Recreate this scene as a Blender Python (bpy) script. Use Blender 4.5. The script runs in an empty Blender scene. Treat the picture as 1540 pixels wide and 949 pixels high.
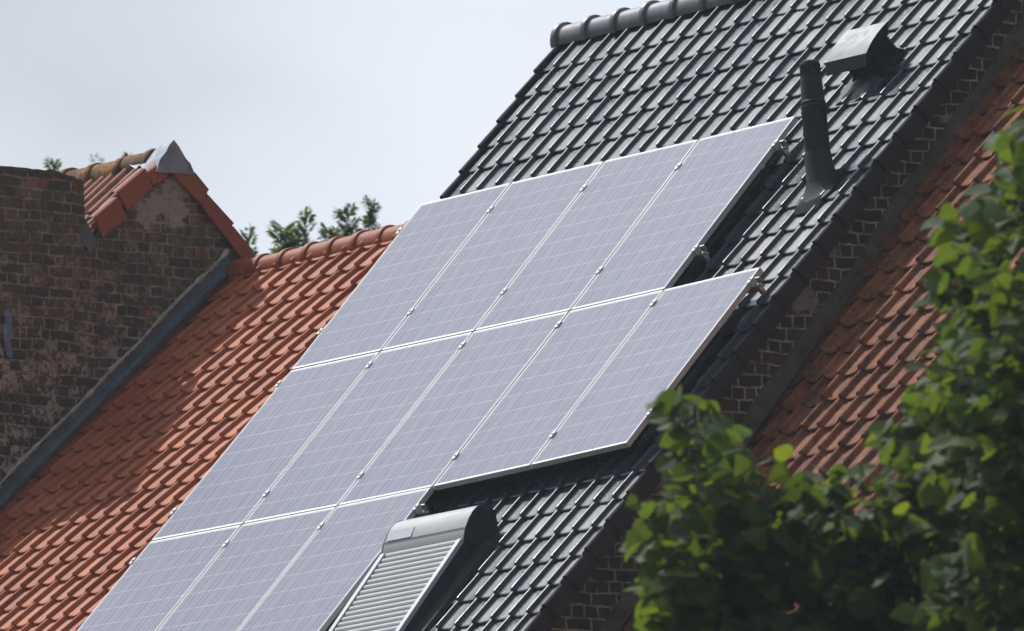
import bpy, math, random
from mathutils import Vector, Matrix, noise as mnoise

# ------------------------------------------------------------------ camera, sky, sun, exposure
scene = bpy.context.scene
COL = scene.collection
Z0 = 14.77                      # height of the datum (top left corner of the panel field) over the street

cam_d = bpy.data.cameras.new('camera')
cam = bpy.data.objects.new('camera', cam_d)
COL.objects.link(cam)
R_ = Vector((0.60986747, 0.79200005, -0.02824172))
U_ = Vector((0.13347146, -0.06752008, 0.98874992))
F_ = Vector((-0.7811831, 0.60677588, 0.1468877))
m = Matrix((R_, U_, -F_)).transposed().to_4x4()
m.translation = Vector((65.73889846, -50.31035546, -13.07077973 + Z0))
cam.matrix_world = m
cam_d.sensor_width = 36.0
cam_d.lens = 36.0 * 18735.83 / 1540.0
cam_d.clip_start = 1.0
cam_d.clip_end = 20000.0
cam_d.dof.use_dof = True
cam_d.dof.focus_distance = 83.0
cam_d.dof.aperture_fstop = 5.8
scene.camera = cam

SUN = Vector((-0.56, -0.10, 0.82)).normalized()      # direction towards the sun
w = bpy.data.worlds.new('World')
scene.world = w
w.use_nodes = True
nt = w.node_tree
nt.nodes.clear()
N = nt.nodes.new
L = nt.links.new
out = N('ShaderNodeOutputWorld')
bg = N('ShaderNodeBackground')
bg.inputs['Strength'].default_value = 0.1
sky = N('ShaderNodeTexSky')
sky.sky_type = 'NISHITA'
sky.sun_disc = False
sky.sun_elevation = math.asin(SUN.z)
sky.sun_rotation = math.atan2(SUN.x, SUN.y)
sky.dust_density = 2.0
tc = N('ShaderNodeTexCoord')
dot = N('ShaderNodeVectorMath'); dot.operation = 'DOT_PRODUCT'
dot.inputs[1].default_value = SUN
L(tc.outputs['Generated'], dot.inputs[0])


def wmath(op, a, b=None, clamp=False):
    n = N('ShaderNodeMath'); n.operation = op; n.use_clamp = clamp
    for i, x in enumerate((a, b)):
        if x is None: continue
        if isinstance(x, (int, float)): n.inputs[i].default_value = x
        else: L(x, n.inputs[i])
    return n.outputs[0]


g = wmath('MAXIMUM', dot.outputs['Value'], 0.0)
dw = N('ShaderNodeVectorMath'); dw.operation = 'DOT_PRODUCT'      # bright broken cloud to the west, low and high
dw.inputs[1].default_value = Vector((-0.80, 0.40, 0.42)).normalized()
L(tc.outputs['Generated'], dw.inputs[0])
gw = wmath('MAXIMUM', dw.outputs['Value'], 0.0)
lum = wmath('ADD', 0.22, wmath('MULTIPLY', wmath('POWER', gw, 3.0), 0.60))
lum = wmath('ADD', lum, wmath('MULTIPLY', wmath('POWER', g, 9.0), 1.75))
mp = N('ShaderNodeMapping'); mp.inputs['Scale'].default_value = (20, 20, 30)
mp.inputs['Location'].default_value = (1.3, 0.4, 0.2)
L(tc.outputs['Generated'], mp.inputs['Vector'])
cn = N('ShaderNodeTexNoise'); cn.inputs['Scale'].default_value = 1.0
cn.inputs['Detail'].default_value = 3.5; cn.inputs['Roughness'].default_value = 0.42
L(mp.outputs['Vector'], cn.inputs['Vector'])
mr = N('ShaderNodeMapRange'); mr.inputs['From Min'].default_value = 0.3; mr.inputs['From Max'].default_value = 0.7
mr.inputs['To Min'].default_value = 0.0; mr.inputs['To Max'].default_value = 1.0
L(cn.outputs['Fac'], mr.inputs['Value'])
ramp = N('ShaderNodeValToRGB')
ramp.color_ramp.elements[0].position = 0.0; ramp.color_ramp.elements[0].color = (0.97, 1.04, 1.16, 1)
ramp.color_ramp.elements[1].position = 1.0; ramp.color_ramp.elements[1].color = (1.15, 1.205, 1.30, 1)
L(mr.outputs['Result'], ramp.inputs['Fac'])
cd = N('ShaderNodeVectorMath'); cd.operation = 'DISTANCE'      # one darker blue-grey cloud bank in the north-west
cd.inputs[1].default_value = (F_ - R_ * 0.045 + U_ * 0.045).normalized()
L(tc.outputs['Generated'], cd.inputs[0])
bank = N('ShaderNodeMapRange'); bank.interpolation_type = 'SMOOTHSTEP'
for k_, v_ in (('From Min', 0.006), ('From Max', 0.050), ('To Min', 0.58), ('To Max', 1.12)): bank.inputs[k_].default_value = v_
L(wmath('ADD', cd.outputs['Value'], wmath('MULTIPLY', wmath('SUBTRACT', cn.outputs['Fac'], 0.5), 0.035)), bank.inputs['Value'])
lum = wmath('MULTIPLY', lum, bank.outputs['Result'])
cl = N('ShaderNodeVectorMath'); cl.operation = 'SCALE'
L(ramp.outputs['Color'], cl.inputs[0]); L(wmath('MULTIPLY', lum, 10.0), cl.inputs['Scale'])
mix = N('ShaderNodeMix'); mix.data_type = 'RGBA'
mix.inputs['Factor'].default_value = 0.86
L(sky.outputs['Color'], mix.inputs['A']); L(cl.outputs[0], mix.inputs['B'])
L(mix.outputs['Result'], bg.inputs['Color'])
L(bg.outputs['Background'], out.inputs['Surface'])

sun_d = bpy.data.lights.new('sun', 'SUN')
sun_d.energy = 3.6
sun_d.angle = math.radians(0.5)
sun_d.color = (1.0, 0.975, 0.935)
sun = bpy.data.objects.new('sun', sun_d)
COL.objects.link(sun)
sun.rotation_euler = SUN.to_track_quat('Z', 'Y').to_euler()
sun.location = (0, 0, 60)

scene.view_settings.view_transform = 'Standard'
scene.view_settings.look = 'None'
scene.view_settings.exposure = 0.0
scene.view_settings.gamma = 1.0
scene.view_settings.use_curve_mapping = False

rnd = random.Random(7)


# ------------------------------------------------------------------ helpers
class MB:
    """collects vertices and faces (datum coordinates) and links them as ONE mesh object"""
    def __init__(self):
        self.v = []; self.f = []; self.t = []; self.uv = None

    def vert(self, p):
        self.v.append((p[0], p[1], p[2])); return len(self.v) - 1

    def face(self, idx, tint=0.5):
        self.f.append(tuple(idx)); self.t.append(tint)

    def grid(self, rows, tint=0.5, closed=False):
        """rows: list of equal-length point lists"""
        ids = [[self.vert(p) for p in r] for r in rows]
        n = len(ids[0])
        for a, b in zip(ids, ids[1:]):
            for i in range(n - 1 + (1 if closed else 0)):
                j = (i + 1) % n
                self.face((a[i], a[j], b[j], b[i]), tint)
        return ids

    def box(self, o, ax, ay, az, tint=0.5):
        """o = corner, ax ay az = edge vectors"""
        o, ax, ay, az = Vector(o), Vector(ax), Vector(ay), Vector(az)
        p = [o, o + ax, o + ax + ay, o + ay, o + az, o + ax + az, o + ax + ay + az, o + ay + az]
        i = [self.vert(q) for q in p]
        for f in ((0, 3, 2, 1), (4, 5, 6, 7), (0, 1, 5, 4), (1, 2, 6, 5), (2, 3, 7, 6), (3, 0, 4, 7)):
            self.face([i[k] for k in f], tint)

    def prism(self, poly, off, tint=0.5):
        """poly extruded by vector off"""
        off = Vector(off)
        a = [self.vert(p) for p in poly]
        b = [self.vert(Vector(p) + off) for p in poly]
        self.face(a[::-1], tint); self.face(b, tint)
        n = len(a)
        for k in range(n):
            self.face((a[k], a[(k + 1) % n], b[(k + 1) % n], b[k]), tint)

    def tube(self, path, radii, n=10, cap=True, tint=0.5):
        path = [Vector(p) for p in path]
        rings = []
        up = Vector((0.31, 0.17, 0.93))
        for k, p in enumerate(path):
            d = (path[min(k + 1, len(path) - 1)] - path[max(k - 1, 0)]).normalized()
            a = d.cross(up)
            if a.length < 1e-3: a = d.cross(Vector((1, 0, 0)))
            a.normalize(); b = d.cross(a)
            rings.append([p + (a * math.cos(2 * math.pi * i / n) + b * math.sin(2 * math.pi * i / n)) * radii[k] for i in range(n)])
        ids = self.grid(rings, tint, closed=True)
        if cap:
            self.face(ids[0][::-1], tint); self.face(ids[-1], tint)

    def build(self, name, mat, parent=None, smooth=None, bevel=0.0, recalc=True):
        me = bpy.data.meshes.new(name)
        o = bpy.data.objects.new(name, me)
        base = Vector((0, 0, 0))
        p = parent
        while p is not None:
            base += p.location; p = p.parent
        me.from_pydata([(x - base.x, y - base.y, z + Z0 - base.z) for x, y, z in self.v], [], self.f)
        if len(set(self.t)) > 1:
            at = me.attributes.new('tint', 'FLOAT', 'FACE')
            at.data.foreach_set('value', self.t)
        if self.uv:
            ul = me.uv_layers.new(name='UVMap')
            k = 0
            for f in self.f:
                for vi in f:
                    ul.data[k].uv = self.uv[vi]; k += 1
        me.materials.append(mat)
        if recalc and len(self.f) < 60000:
            import bmesh
            bm = bmesh.new(); bm.from_mesh(me); bmesh.ops.recalc_face_normals(bm, faces=bm.faces)
            if bevel:
                bmesh.ops.bevel(bm, geom=[e for e in bm.edges if e.calc_face_angle(0) > 0.6], offset=bevel, segments=2, affect='EDGES', clamp_overlap=True)
            bm.to_mesh(me); bm.free()
        if smooth is not None:
            me.shade_smooth()
            me.set_sharp_from_angle(angle=math.radians(smooth))
        COL.objects.link(o)
        o.parent = parent
        return o


def thing(name, label, cat, loc, group=None):
    o = bpy.data.objects.new(name, None)
    COL.objects.link(o)
    o.empty_display_size = 0.2
    o.location = (loc[0], loc[1], loc[2] + Z0)
    o['label'] = label; o['category'] = cat
    if group: o['group'] = group
    return o


class Frame:
    """slope coordinates: u along the ridge, v up the slope, h off the surface"""
    def __init__(self, y0, z0, deg, rear=False):
        a = math.radians(deg); self.c, self.s = math.cos(a), math.sin(a)
        self.y0, self.z0 = y0, z0
        self.k = -1 if rear else 1

    def __call__(self, u, v, h=0.0):
        return Vector((u, self.y0 + self.k * (v * self.c - h * self.s), self.z0 + v * self.s + h * self.c))


# ------------------------------------------------------------------ materials
class Mat:
    def __init__(self, name, base=(0.5, 0.5, 0.5), rough=0.6, spec=0.5, metal=0.0):
        self.m = bpy.data.materials.new(name); self.m.use_nodes = True
        self.nt = self.m.node_tree; self.nt.nodes.clear()
        self.out = self.n('ShaderNodeOutputMaterial')
        self.b = self.n('ShaderNodeBsdfPrincipled')
        self.set('Base Color', (*base, 1)); self.set('Roughness', rough); self.set('Metallic', metal)
        self.b.inputs['Specular IOR Level'].default_value = spec
        self.l(self.b.outputs[0], self.out.inputs['Surface'])

    def n(self, t, **kw):
        x = self.nt.nodes.new(t)
        for k, v in kw.items(): setattr(x, k, v)
        return x

    def l(self, a, b): self.nt.links.new(a, b)

    def set(self, inp, v):
        if hasattr(v, 'is_output') or hasattr(v, 'links'): self.l(v, self.b.inputs[inp])
        else: self.b.inputs[inp].default_value = v

    def obj(self):
        return self.n('ShaderNodeTexCoord').outputs['Object']

    def uvc(self):
        return self.n('ShaderNodeTexCoord').outputs['UV']

    def noise(self, vec, scale, detail=4, rough=0.55, sx=None, dist=0.0):
        if sx:
            mp = self.n('ShaderNodeMapping'); mp.inputs['Scale'].default_value = sx
            self.l(vec, mp.inputs['Vector']); vec = mp.outputs['Vector']
        x = self.n('ShaderNodeTexNoise'); x.inputs['Scale'].default_value = scale
        x.inputs['Detail'].default_value = detail; x.inputs['Roughness'].default_value = rough
        x.inputs['Distortion'].default_value = dist
        self.l(vec, x.inputs['Vector']); return x.outputs['Fac']

    def math(self, op, a, b=None, clamp=False):
        x = self.n('ShaderNodeMath', operation=op, use_clamp=clamp)
        for i, q in enumerate((a, b)):
            if q is None: continue
            if isinstance(q, (int, float)): x.inputs[i].default_value = q
            else: self.l(q, x.inputs[i])
        return x.outputs[0]

    def ramp(self, fac, stops, const=False):
        x = self.n('ShaderNodeValToRGB')
        r = x.color_ramp
        if const: r.interpolation = 'CONSTANT'
        while len(r.elements) < len(stops): r.elements.new(0.5)
        for e, (p, c) in zip(r.elements, stops):
            e.position = p; e.color = (*c, 1) if len(c) == 3 else c
        self.l(fac, x.inputs['Fac']); return x.outputs['Color']

    def step(self, fac, lo, hi, a=0.0, b=1.0):
        x = self.n('ShaderNodeMapRange'); x.clamp = True
        for k, v in (('From Min', lo), ('From Max', hi), ('To Min', a), ('To Max', b)): x.inputs[k].default_value = v
        self.l(fac, x.inputs['Value']); return x.outputs['Result']

    def mix(self, fac, a, b, mode='MIX'):
        x = self.n('ShaderNodeMix', data_type='RGBA', blend_type=mode)
        for k, q in (('Factor', fac), ('A', a), ('B', b)):
            if isinstance(q, (int, float)): x.inputs[k].default_value = q
            elif isinstance(q, tuple): x.inputs[k].default_value = (*q, 1)
            else: self.l(q, x.inputs[k])
        return x.outputs['Result']

    def tint(self):
        return self.n('ShaderNodeAttribute', attribute_name='tint').outputs['Fac']

    def bump(self, h, strength=0.3, dist=0.005, prev=None):
        x = self.n('ShaderNodeBump'); x.inputs['Strength'].default_value = strength
        x.inputs['Distance'].default_value = dist
        self.l(h, x.inputs['Height'])
        if prev is not None: self.l(prev, x.inputs['Normal'])
        self.set('Normal', x.outputs['Normal'])
        return x.outputs['Normal']


def m_black_tile():
    M = Mat('glazed_black_tile', rough=0.3, spec=0.6)
    o = M.obj()
    n1 = M.noise(o, 3.5, 5, 0.65)
    n2 = M.noise(o, 60, 3, 0.6)
    dust = M.step(n1, 0.42, 0.75)
    col = M.mix(M.math('MULTIPLY', dust, 0.45), (0.020, 0.027, 0.048), (0.058, 0.063, 0.078))
    col = M.mix(M.step(M.tint(), 0.0, 1.0, 0, 0.35), col, (0.036, 0.043, 0.064))
    M.set('Base Color', col)
    r = M.math('ADD', M.step(n1, 0.3, 0.8, 0.24, 0.36), M.step(n2, 0.3, 0.7, -0.03, 0.05))
    M.set('Roughness', M.math('ADD', r, M.step(M.tint(), 0, 1, -0.05, 0.08)))
    M.bump(M.noise(o, 60, 3, 0.6), 0.06, 0.002)
    return M.m


def m_clay(name, dark, mid, light, moss=0.0, rough=0.6, dirt=0.25, moss_col=(0.30, 0.19, 0.045)):
    M = Mat(name, rough=rough, spec=0.16)
    o = M.obj()
    n1 = M.noise(o, 2.2, 6, 0.65)
    n2 = M.noise(o, 26, 5, 0.7)
    col = M.ramp(M.tint(), [(0.0, dark), (0.5, mid), (1.0, light)])
    col = M.mix(M.step(n1, 0.35, 0.7, 0, dirt), col, dark)
    col = M.mix(M.step(n2, 0.45, 0.8, 0, dirt), col, tuple(x * 0.45 for x in dark))
    if moss:
        n3 = M.noise(o, 5.5, 7, 0.75)
        n4 = M.noise(o, 45, 5, 0.7)
        k = M.math('MULTIPLY', M.step(n3, 0.47, 0.56), M.step(n4, 0.42, 0.54))
        col = M.mix(M.math('MULTIPLY', k, moss), col, moss_col)
        n5 = M.noise(o, 70, 4, 0.7)
        col = M.mix(M.math('MULTIPLY', M.step(n5, 0.57, 0.66), moss), col, (0.33, 0.32, 0.27))
        n6 = M.noise(o, 9, 6, 0.7)
        col = M.mix(M.math('MULTIPLY', M.step(n6, 0.48, 0.62), 0.75), col, (0.05, 0.04, 0.03))
    M.set('Base Color', col)
    M.bump(M.noise(o, 90, 5, 0.7), 0.35, 0.004)
    return M.m


def m_brick(name, pal, mortar, patches, course=0.0815, width=0.205, damp=0.5, patch_col=(0.33, 0.27, 0.24), squash=0.5, mort=0.008, spots=(), spot_x=0.0, spot_col=(0.33, 0.31, 0.28)):
    M = Mat(name, rough=0.9, spec=0.15)
    o = M.obj()
    sep = M.n('ShaderNodeSeparateXYZ'); M.l(o, sep.inputs[0])
    nv = M.n('ShaderNodeTexNoise'); nv.inputs['Scale'].default_value = 3.2; nv.inputs['Detail'].default_value = 4
    M.l(o, nv.inputs['Vector'])
    s2 = M.n('ShaderNodeSeparateColor'); M.l(nv.outputs['Color'], s2.inputs[0])
    yy = M.math('ADD', sep.outputs['Y'], M.step(s2.outputs[0], 0.3, 0.7, -0.010, 0.010))
    yy = M.math('ADD', yy, M.math('MULTIPLY', sep.outputs['X'], 1.0))
    zz = M.math('ADD', sep.outputs['Z'], M.step(s2.outputs[1], 0.3, 0.7, -0.012, 0.012))
    cb = M.n('ShaderNodeCombineXYZ'); M.l(yy, cb.inputs[0]); M.l(zz, cb.inputs[1])
    nf = M.n('ShaderNodeTexNoise'); nf.inputs['Scale'].default_value = 28; nf.inputs['Detail'].default_value = 3
    M.l(o, nf.inputs['Vector'])
    jit = M.n('ShaderNodeVectorMath', operation='MULTIPLY_ADD')
    M.l(nf.outputs['Color'], jit.inputs[0]); jit.inputs[1].default_value = (0.008, 0.008, 0); M.l(cb.outputs[0], jit.inputs[2])
    br = M.n('ShaderNodeTexBrick')
    br.offset = 0.5; br.offset_frequency = 2; br.squash = squash; br.squash_frequency = 2
    for k, v in (('Scale', 1.0), ('Mortar Size', mort), ('Mortar Smooth', 0.25), ('Bias', 0.0), ('Brick Width', width), ('Row Height', course)):
        br.inputs[k].default_value = v
    br.inputs['Color1'].default_value = (0, 0, 0, 1); br.inputs['Color2'].default_value = (1, 1, 1, 1); br.inputs['Mortar'].default_value = (0.5, 0.5, 0.5, 1)
    M.l(jit.outputs[0], br.inputs['Vector'])
    col = M.ramp(br.outputs['Color'], pal, const=True)
    n2 = M.noise(o, 22, 6, 0.72)
    col = M.mix(M.step(n2, 0.35, 0.72, 0, 0.75), col, (0.040, 0.034, 0.031))
    nb = M.noise(o, 45, 4, 0.7)
    col = M.mix(M.step(nb, 0.56, 0.68, 0, 0.22), col, patch_col)
    mo = M.mix(M.step(M.noise(o, 9, 5, 0.65), 0.35, 0.65), mortar, tuple(x * 0.25 for x in mortar))
    col = M.mix(br.outputs['Fac'], col, mo)
    n3 = M.noise(o, 7.0, 7, 0.75)
    n4 = M.noise(o, 30.0, 5, 0.7)
    z = sep.outputs['Z']
    pb_ = M.step(br.outputs['Color'], 0.25, 0.6, -0.045, 0.045)     # remains cling brick by brick
    pm = M.math('MULTIPLY', M.step(M.math('ADD', n3, pb_), 0.53, 0.565), M.step(n4, 0.42, 0.50))
    zone = M.step(M.math('ADD', z, M.step(M.noise(o, 1.3, 3), 0.3, 0.7, -0.5, 0.5)), patches[1], patches[2], 1.0, 0.22)
    pm = M.math('MULTIPLY', pm, M.math('MULTIPLY', zone, patches[0]))
    col = M.mix(pm, col, patch_col)
    for (py, pz, pr) in spots:
        dv = M.n('ShaderNodeVectorMath', operation='DISTANCE')
        M.l(o, dv.inputs[0]); dv.inputs[1].default_value = (spot_x, py, pz)
        dd = M.math('ADD', dv.outputs['Value'], M.step(M.noise(o, 7.0, 6, 0.7), 0.3, 0.7, -pr * 0.8, pr * 0.8))
        k = M.math('MULTIPLY', M.step(dd, pr * 0.85, pr * 1.05, 1.0, 0.0), M.step(n4, 0.34, 0.5, 0.35, 1.0))
        col = M.mix(k, col, spot_col)
    n5 = M.noise(o, 1.6, 5, 0.65)
    col = M.mix(M.step(n5, 0.42, 0.68, 0, damp), col, (0.030, 0.029, 0.026))
    M.set('Base Color', col)
    h = M.math('SUBTRACT', M.math('MULTIPLY', n2, 0.5), br.outputs['Fac'])
    M.bump(h, 0.8, 0.012)
    return M.m


def m_simple(name, base, rough=0.5, spec=0.5, metal=0.0, var=0.15, scale=8, bump=0.0, bscale=40, bdist=0.004):
    M = Mat(name, base, rough, spec, metal)
    o = M.obj()
    n = M.noise(o, scale, 5, 0.65)
    M.set('Base Color', M.mix(M.step(n, 0.3, 0.7), tuple(x * (1 - var) for x in base), tuple(min(1, x * (1 + var)) for x in base)))
    M.set('Roughness', M.step(M.noise(o, scale * 3, 4), 0.3, 0.7, max(0.02, rough - 0.08), min(1, rough + 0.1)))
    if bump: M.bump(M.noise(o, bscale, 5, 0.65), bump, bdist)
    return M.m


def m_cells():
    """polycrystalline module: 6 x 10 cells, busbars and fingers under glass; uv runs 0..1 over the module"""
    M = Mat('solar_cells', rough=0.25, spec=0.19)
    uv = M.uvc()
    s = M.n('ShaderNodeSeparateXYZ'); M.l(uv, s.inputs[0])
    U, V = s.outputs['X'], s.outputs['Y']

    def line(x, per, wid):
        fr = M.math('FRACT', M.math('MULTIPLY', x, per))
        d = M.math('ABSOLUTE', M.math('SUBTRACT', fr, 0.5))
        return M.step(d, 0.5 - wid * per * 0.5 * 1.5, 0.5 - wid * per * 0.25)
    cu = M.math('FLOOR', M.math('MULTIPLY', U, 6.0)); cv = M.math('FLOOR', M.math('MULTIPLY', V, 10.0))
    cc = M.n('ShaderNodeCombineXYZ'); M.l(cu, cc.inputs[0]); M.l(cv, cc.inputs[1])
    tn = M.tint(); M.l(M.math('MULTIPLY', tn, 37.0), cc.inputs[2])
    wn = M.n('ShaderNodeTexWhiteNoise'); M.l(cc.outputs[0], wn.inputs['Vector'])
    base = M.mix(wn.outputs['Value'], (0.026, 0.038, 0.108), (0.042, 0.053, 0.122))
    base = M.mix(M.step(V, 0.0, 1.0, 0.0, 0.4), base, (0.052, 0.050, 0.085))
    # streaks along the module: crystal grain, fingers, tabbing wires
    cb = M.n('ShaderNodeCombineXYZ'); M.l(M.math('ADD', M.math('MULTIPLY', U, 34.0), M.math('MULTIPLY', tn, 91.0)), cb.inputs[0]); M.l(M.math('MULTIPLY', V, 1.2), cb.inputs[1])
    n = M.noise(cb.outputs[0], 1.0, 1, 0.5)
    cb2 = M.n('ShaderNodeCombineXYZ'); M.l(M.math('MULTIPLY', U, 110.0), cb2.inputs[0]); M.l(M.math('MULTIPLY', V, 10.0), cb2.inputs[1])
    n2 = M.noise(cb2.outputs[0], 1.0, 1, 0.5)
    col = M.mix(M.step(n, 0.35, 0.65, 0.0, 0.35), base, (0.115, 0.115, 0.155))
    col = M.mix(M.step(n2, 0.40, 0.64, 0, 0.22), col, (0.24, 0.24, 0.30))
    bus = line(M.math('ADD', U, 1.0 / 36), 18.0, 0.0060)
    fing = line(U, 54.0, 0.0075)
    col = M.mix(M.math('MULTIPLY', fing, 0.55), col, (0.25, 0.26, 0.34))
    col = M.mix(M.math('MULTIPLY', bus, 0.55), col, (0.36, 0.36, 0.43))
    brk = M.step(M.noise(cb2.outputs[0], 0.3, 2), 0.4, 0.6, 0.45, 1.0)
    cell = M.math('MAXIMUM', line(U, 6.0, 0.0035), M.math('MULTIPLY', line(V, 10.0, 0.0030), brk))
    col = M.mix(M.math('MULTIPLY', cell, 0.48), col, (0.72, 0.72, 0.76))
    edge = M.math('MAXIMUM', M.step(M.math('ABSOLUTE', M.math('SUBTRACT', U, 0.5)), 0.4935, 0.4945), M.step(M.math('ABSOLUTE', M.math('SUBTRACT', V, 0.5)), 0.4955, 0.4965))
    col = M.mix(edge, col, (0.7, 0.7, 0.72))
    M.set('Base Color', col)
    o = M.obj()
    dirt = M.noise(o, 2.0, 5, 0.6)
    M.set('Roughness', M.step(dirt, 0.3, 0.7, 0.27, 0.31))
    return M.m


def m_leaf(name, a, b, c, trans=0.45, gloss=0.35):
    M = Mat(name, rough=gloss, spec=0.22)
    col = M.ramp(M.tint(), [(0.0, a), (0.55, b), (1.0, c)])
    M.set('Base Color', col)
    tr = M.n('ShaderNodeBsdfTranslucent')
    tc2 = M.mix(1.0, col, (1.7, 1.6, 0.4), 'MULTIPLY'); M.l(tc2, tr.inputs['Color'])
    mx = M.n('ShaderNodeMixShader'); mx.inputs['Fac'].default_value = trans
    M.l(M.b.outputs[0], mx.inputs[1]); M.l(tr.outputs[0], mx.inputs[2]); M.l(mx.outputs[0], M.out.inputs['Surface'])
    return M.m


BLACK = m_black_tile()
BLACK_MATT = m_simple('black_verge_clay', (0.024, 0.026, 0.033), 0.7, 0.2, var=0.3, scale=5, bump=0.1)
BLACK_VERGE = m_simple('glazed_verge_clay', (0.018, 0.020, 0.027), 0.42, 0.30, var=0.25, scale=5, bump=0.08)
BLACK_RIDGE = m_simple('black_ridge_clay', (0.15, 0.155, 0.175), 0.36, 0.6, var=0.25, scale=6, bump=0.12)
RED_NEW = m_clay('red_clay_tile', (0.29, 0.083, 0.037), (0.39, 0.120, 0.054), (0.46, 0.155, 0.075), dirt=0.18, rough=0.5)
RED_OLD = m_clay('weathered_red_tile', (0.15, 0.045, 0.024), (0.24, 0.072, 0.036), (0.31, 0.102, 0.052), moss=0.35, dirt=0.6, rough=0.75)
RED_LEFT = m_clay('mossy_red_tile', (0.20, 0.065, 0.045), (0.30, 0.10, 0.065), (0.38, 0.13, 0.085), moss=0.35, dirt=0.35, rough=0.6)
RED_VERGE = m_clay('red_verge_clay', (0.28, 0.085, 0.055), (0.32, 0.10, 0.06), (0.38, 0.12, 0.07), dirt=0.25, rough=0.6)
MOSSY = m_clay('lichen_ridge_clay', (0.20, 0.10, 0.06), (0.34, 0.16, 0.09), (0.48, 0.22, 0.13), moss_col=(0.42, 0.21, 0.05), moss=0.8, dirt=0.35, rough=0.85)
def hpos(y, z): return (y, z + Z0)


BR_RIGHT = m_brick('dark_brick_pale_joints', [(0.0, (0.070, 0.062, 0.054)), (0.3, (0.095, 0.078, 0.064)), (0.55, (0.110, 0.082, 0.064)), (0.80, (0.15, 0.068, 0.052)), (0.95, (0.20, 0.072, 0.050))],
                   (0.58, 0.53, 0.46), (0.35, -20.0, 30.0), damp=0.35, patch_col=(0.20, 0.18, 0.16), mort=0.0085, spot_x=4.98 - 2.43,
                   spots=[(*hpos(-0.80, -1.34), 0.13), (*hpos(0.18, -0.62), 0.09), (*hpos(-0.55, -1.0), 0.07), (*hpos(-1.95, -2.62), 0.10), (*hpos(0.52, -0.14), 0.07)])
BR_LEFT = m_brick('old_sooty_brick', [(0.0, (0.078, 0.070, 0.058)), (0.25, (0.112, 0.094, 0.074)), (0.5, (0.140, 0.104, 0.078)), (0.76, (0.130, 0.078, 0.060)), (0.955, (0.30, 0.095, 0.058))],
                  (0.33, 0.30, 0.25), (1.0, 13.9, 15.2), course=0.076, width=0.205, damp=0.3, patch_col=(0.46, 0.415, 0.37), mort=0.009, spot_x=-4.0437 + 7.5,
                  spots=[(*hpos(0.86, 0.66), 0.17), (*hpos(0.70, 0.58), 0.12), (*hpos(0.99, 0.74), 0.08)])
LEAD = m_simple('lead_sheet', (0.23, 0.26, 0.31), 0.55, 0.35, 0.1, var=0.3, scale=7, bump=0.25, bscale=18, bdist=0.01)
LEAD_BLUE = m_simple('dark_lead_flashing', (0.085, 0.105, 0.145), 0.5, 0.5, 0.2, var=0.4, scale=9, bump=0.35, bscale=16, bdist=0.012)
CEMENT = m_simple('grey_cement_render', (0.125, 0.106, 0.088), 0.95, 0.2, var=0.45, scale=6, bump=0.6, bscale=30, bdist=0.012)
MORTAR = m_simple('pale_mortar', (0.48, 0.43, 0.37), 0.95, 0.2, var=0.35, scale=14, bump=0.8, bscale=50, bdist=0.012)
ALU = m_simple('anodised_aluminium', (0.56, 0.56, 0.57), 0.45, 0.35, 0.1, var=0.06, scale=10)
ALU_SIDE = m_simple('satin_aluminium', (0.62, 0.63, 0.65), 0.34, 0.5, 0.85, var=0.08, scale=10)
STEEL = m_simple('stainless_fixing', (0.30, 0.29, 0.28), 0.35, 0.5, 0.5, var=0.2, scale=30)
CELLS = m_cells()
BACKS = m_simple('white_backsheet', (0.25, 0.25, 0.26), 0.6, 0.4, var=0.05)
SHUT = m_simple('grey_shutter_paint', (0.36, 0.37, 0.39), 0.5, 0.4, 0.0, var=0.05, scale=5)
SHUT_RAIL = m_simple('pale_shutter_rail', (0.52, 0.53, 0.56), 0.5, 0.4, 0.0, var=0.05, scale=5)
ANTHR = m_simple('anthracite_frame', (0.030, 0.034, 0.043), 0.7, 0.2, 0.0, var=0.2, scale=6)
PIPE = m_simple('black_plastic_pipe', (0.024, 0.028, 0.038), 0.62, 0.25, var=0.25, scale=9, bump=0.05)
HOOD = m_simple('grey_sheet_cowl', (0.27, 0.28, 0.29), 0.55, 0.35, 0.1, var=0.18, scale=6)
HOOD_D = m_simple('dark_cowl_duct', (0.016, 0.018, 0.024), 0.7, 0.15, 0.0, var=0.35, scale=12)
FELT = m_simple('roofing_felt', (0.012, 0.012, 0.013), 0.9, 0.2)
WALLR = m_simple('rear_render', (0.45, 0.42, 0.38), 0.9, 0.2)

# ------------------------------------------------------------------ frames of the four roofs (measured)
TP = 46.44
OFF = -0.18
a_ = math.radians(TP)
T = Frame(-OFF * math.sin(a_), OFF * math.cos(a_), TP)         # black tiles
P = Frame(0.0, 0.0, TP)                                         # top face of the panels
A = Frame(1.46, 0.208, 41.54)                                   # new red roof, v = 0 at the ridge line
B = Frame(1.46, 0.81, 49.11)                                    # old red roof on the right
CF = Frame(0.90, 0.985, 42.0)                                   # tall house on the left, front slope
GROUND = -Z0


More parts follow.
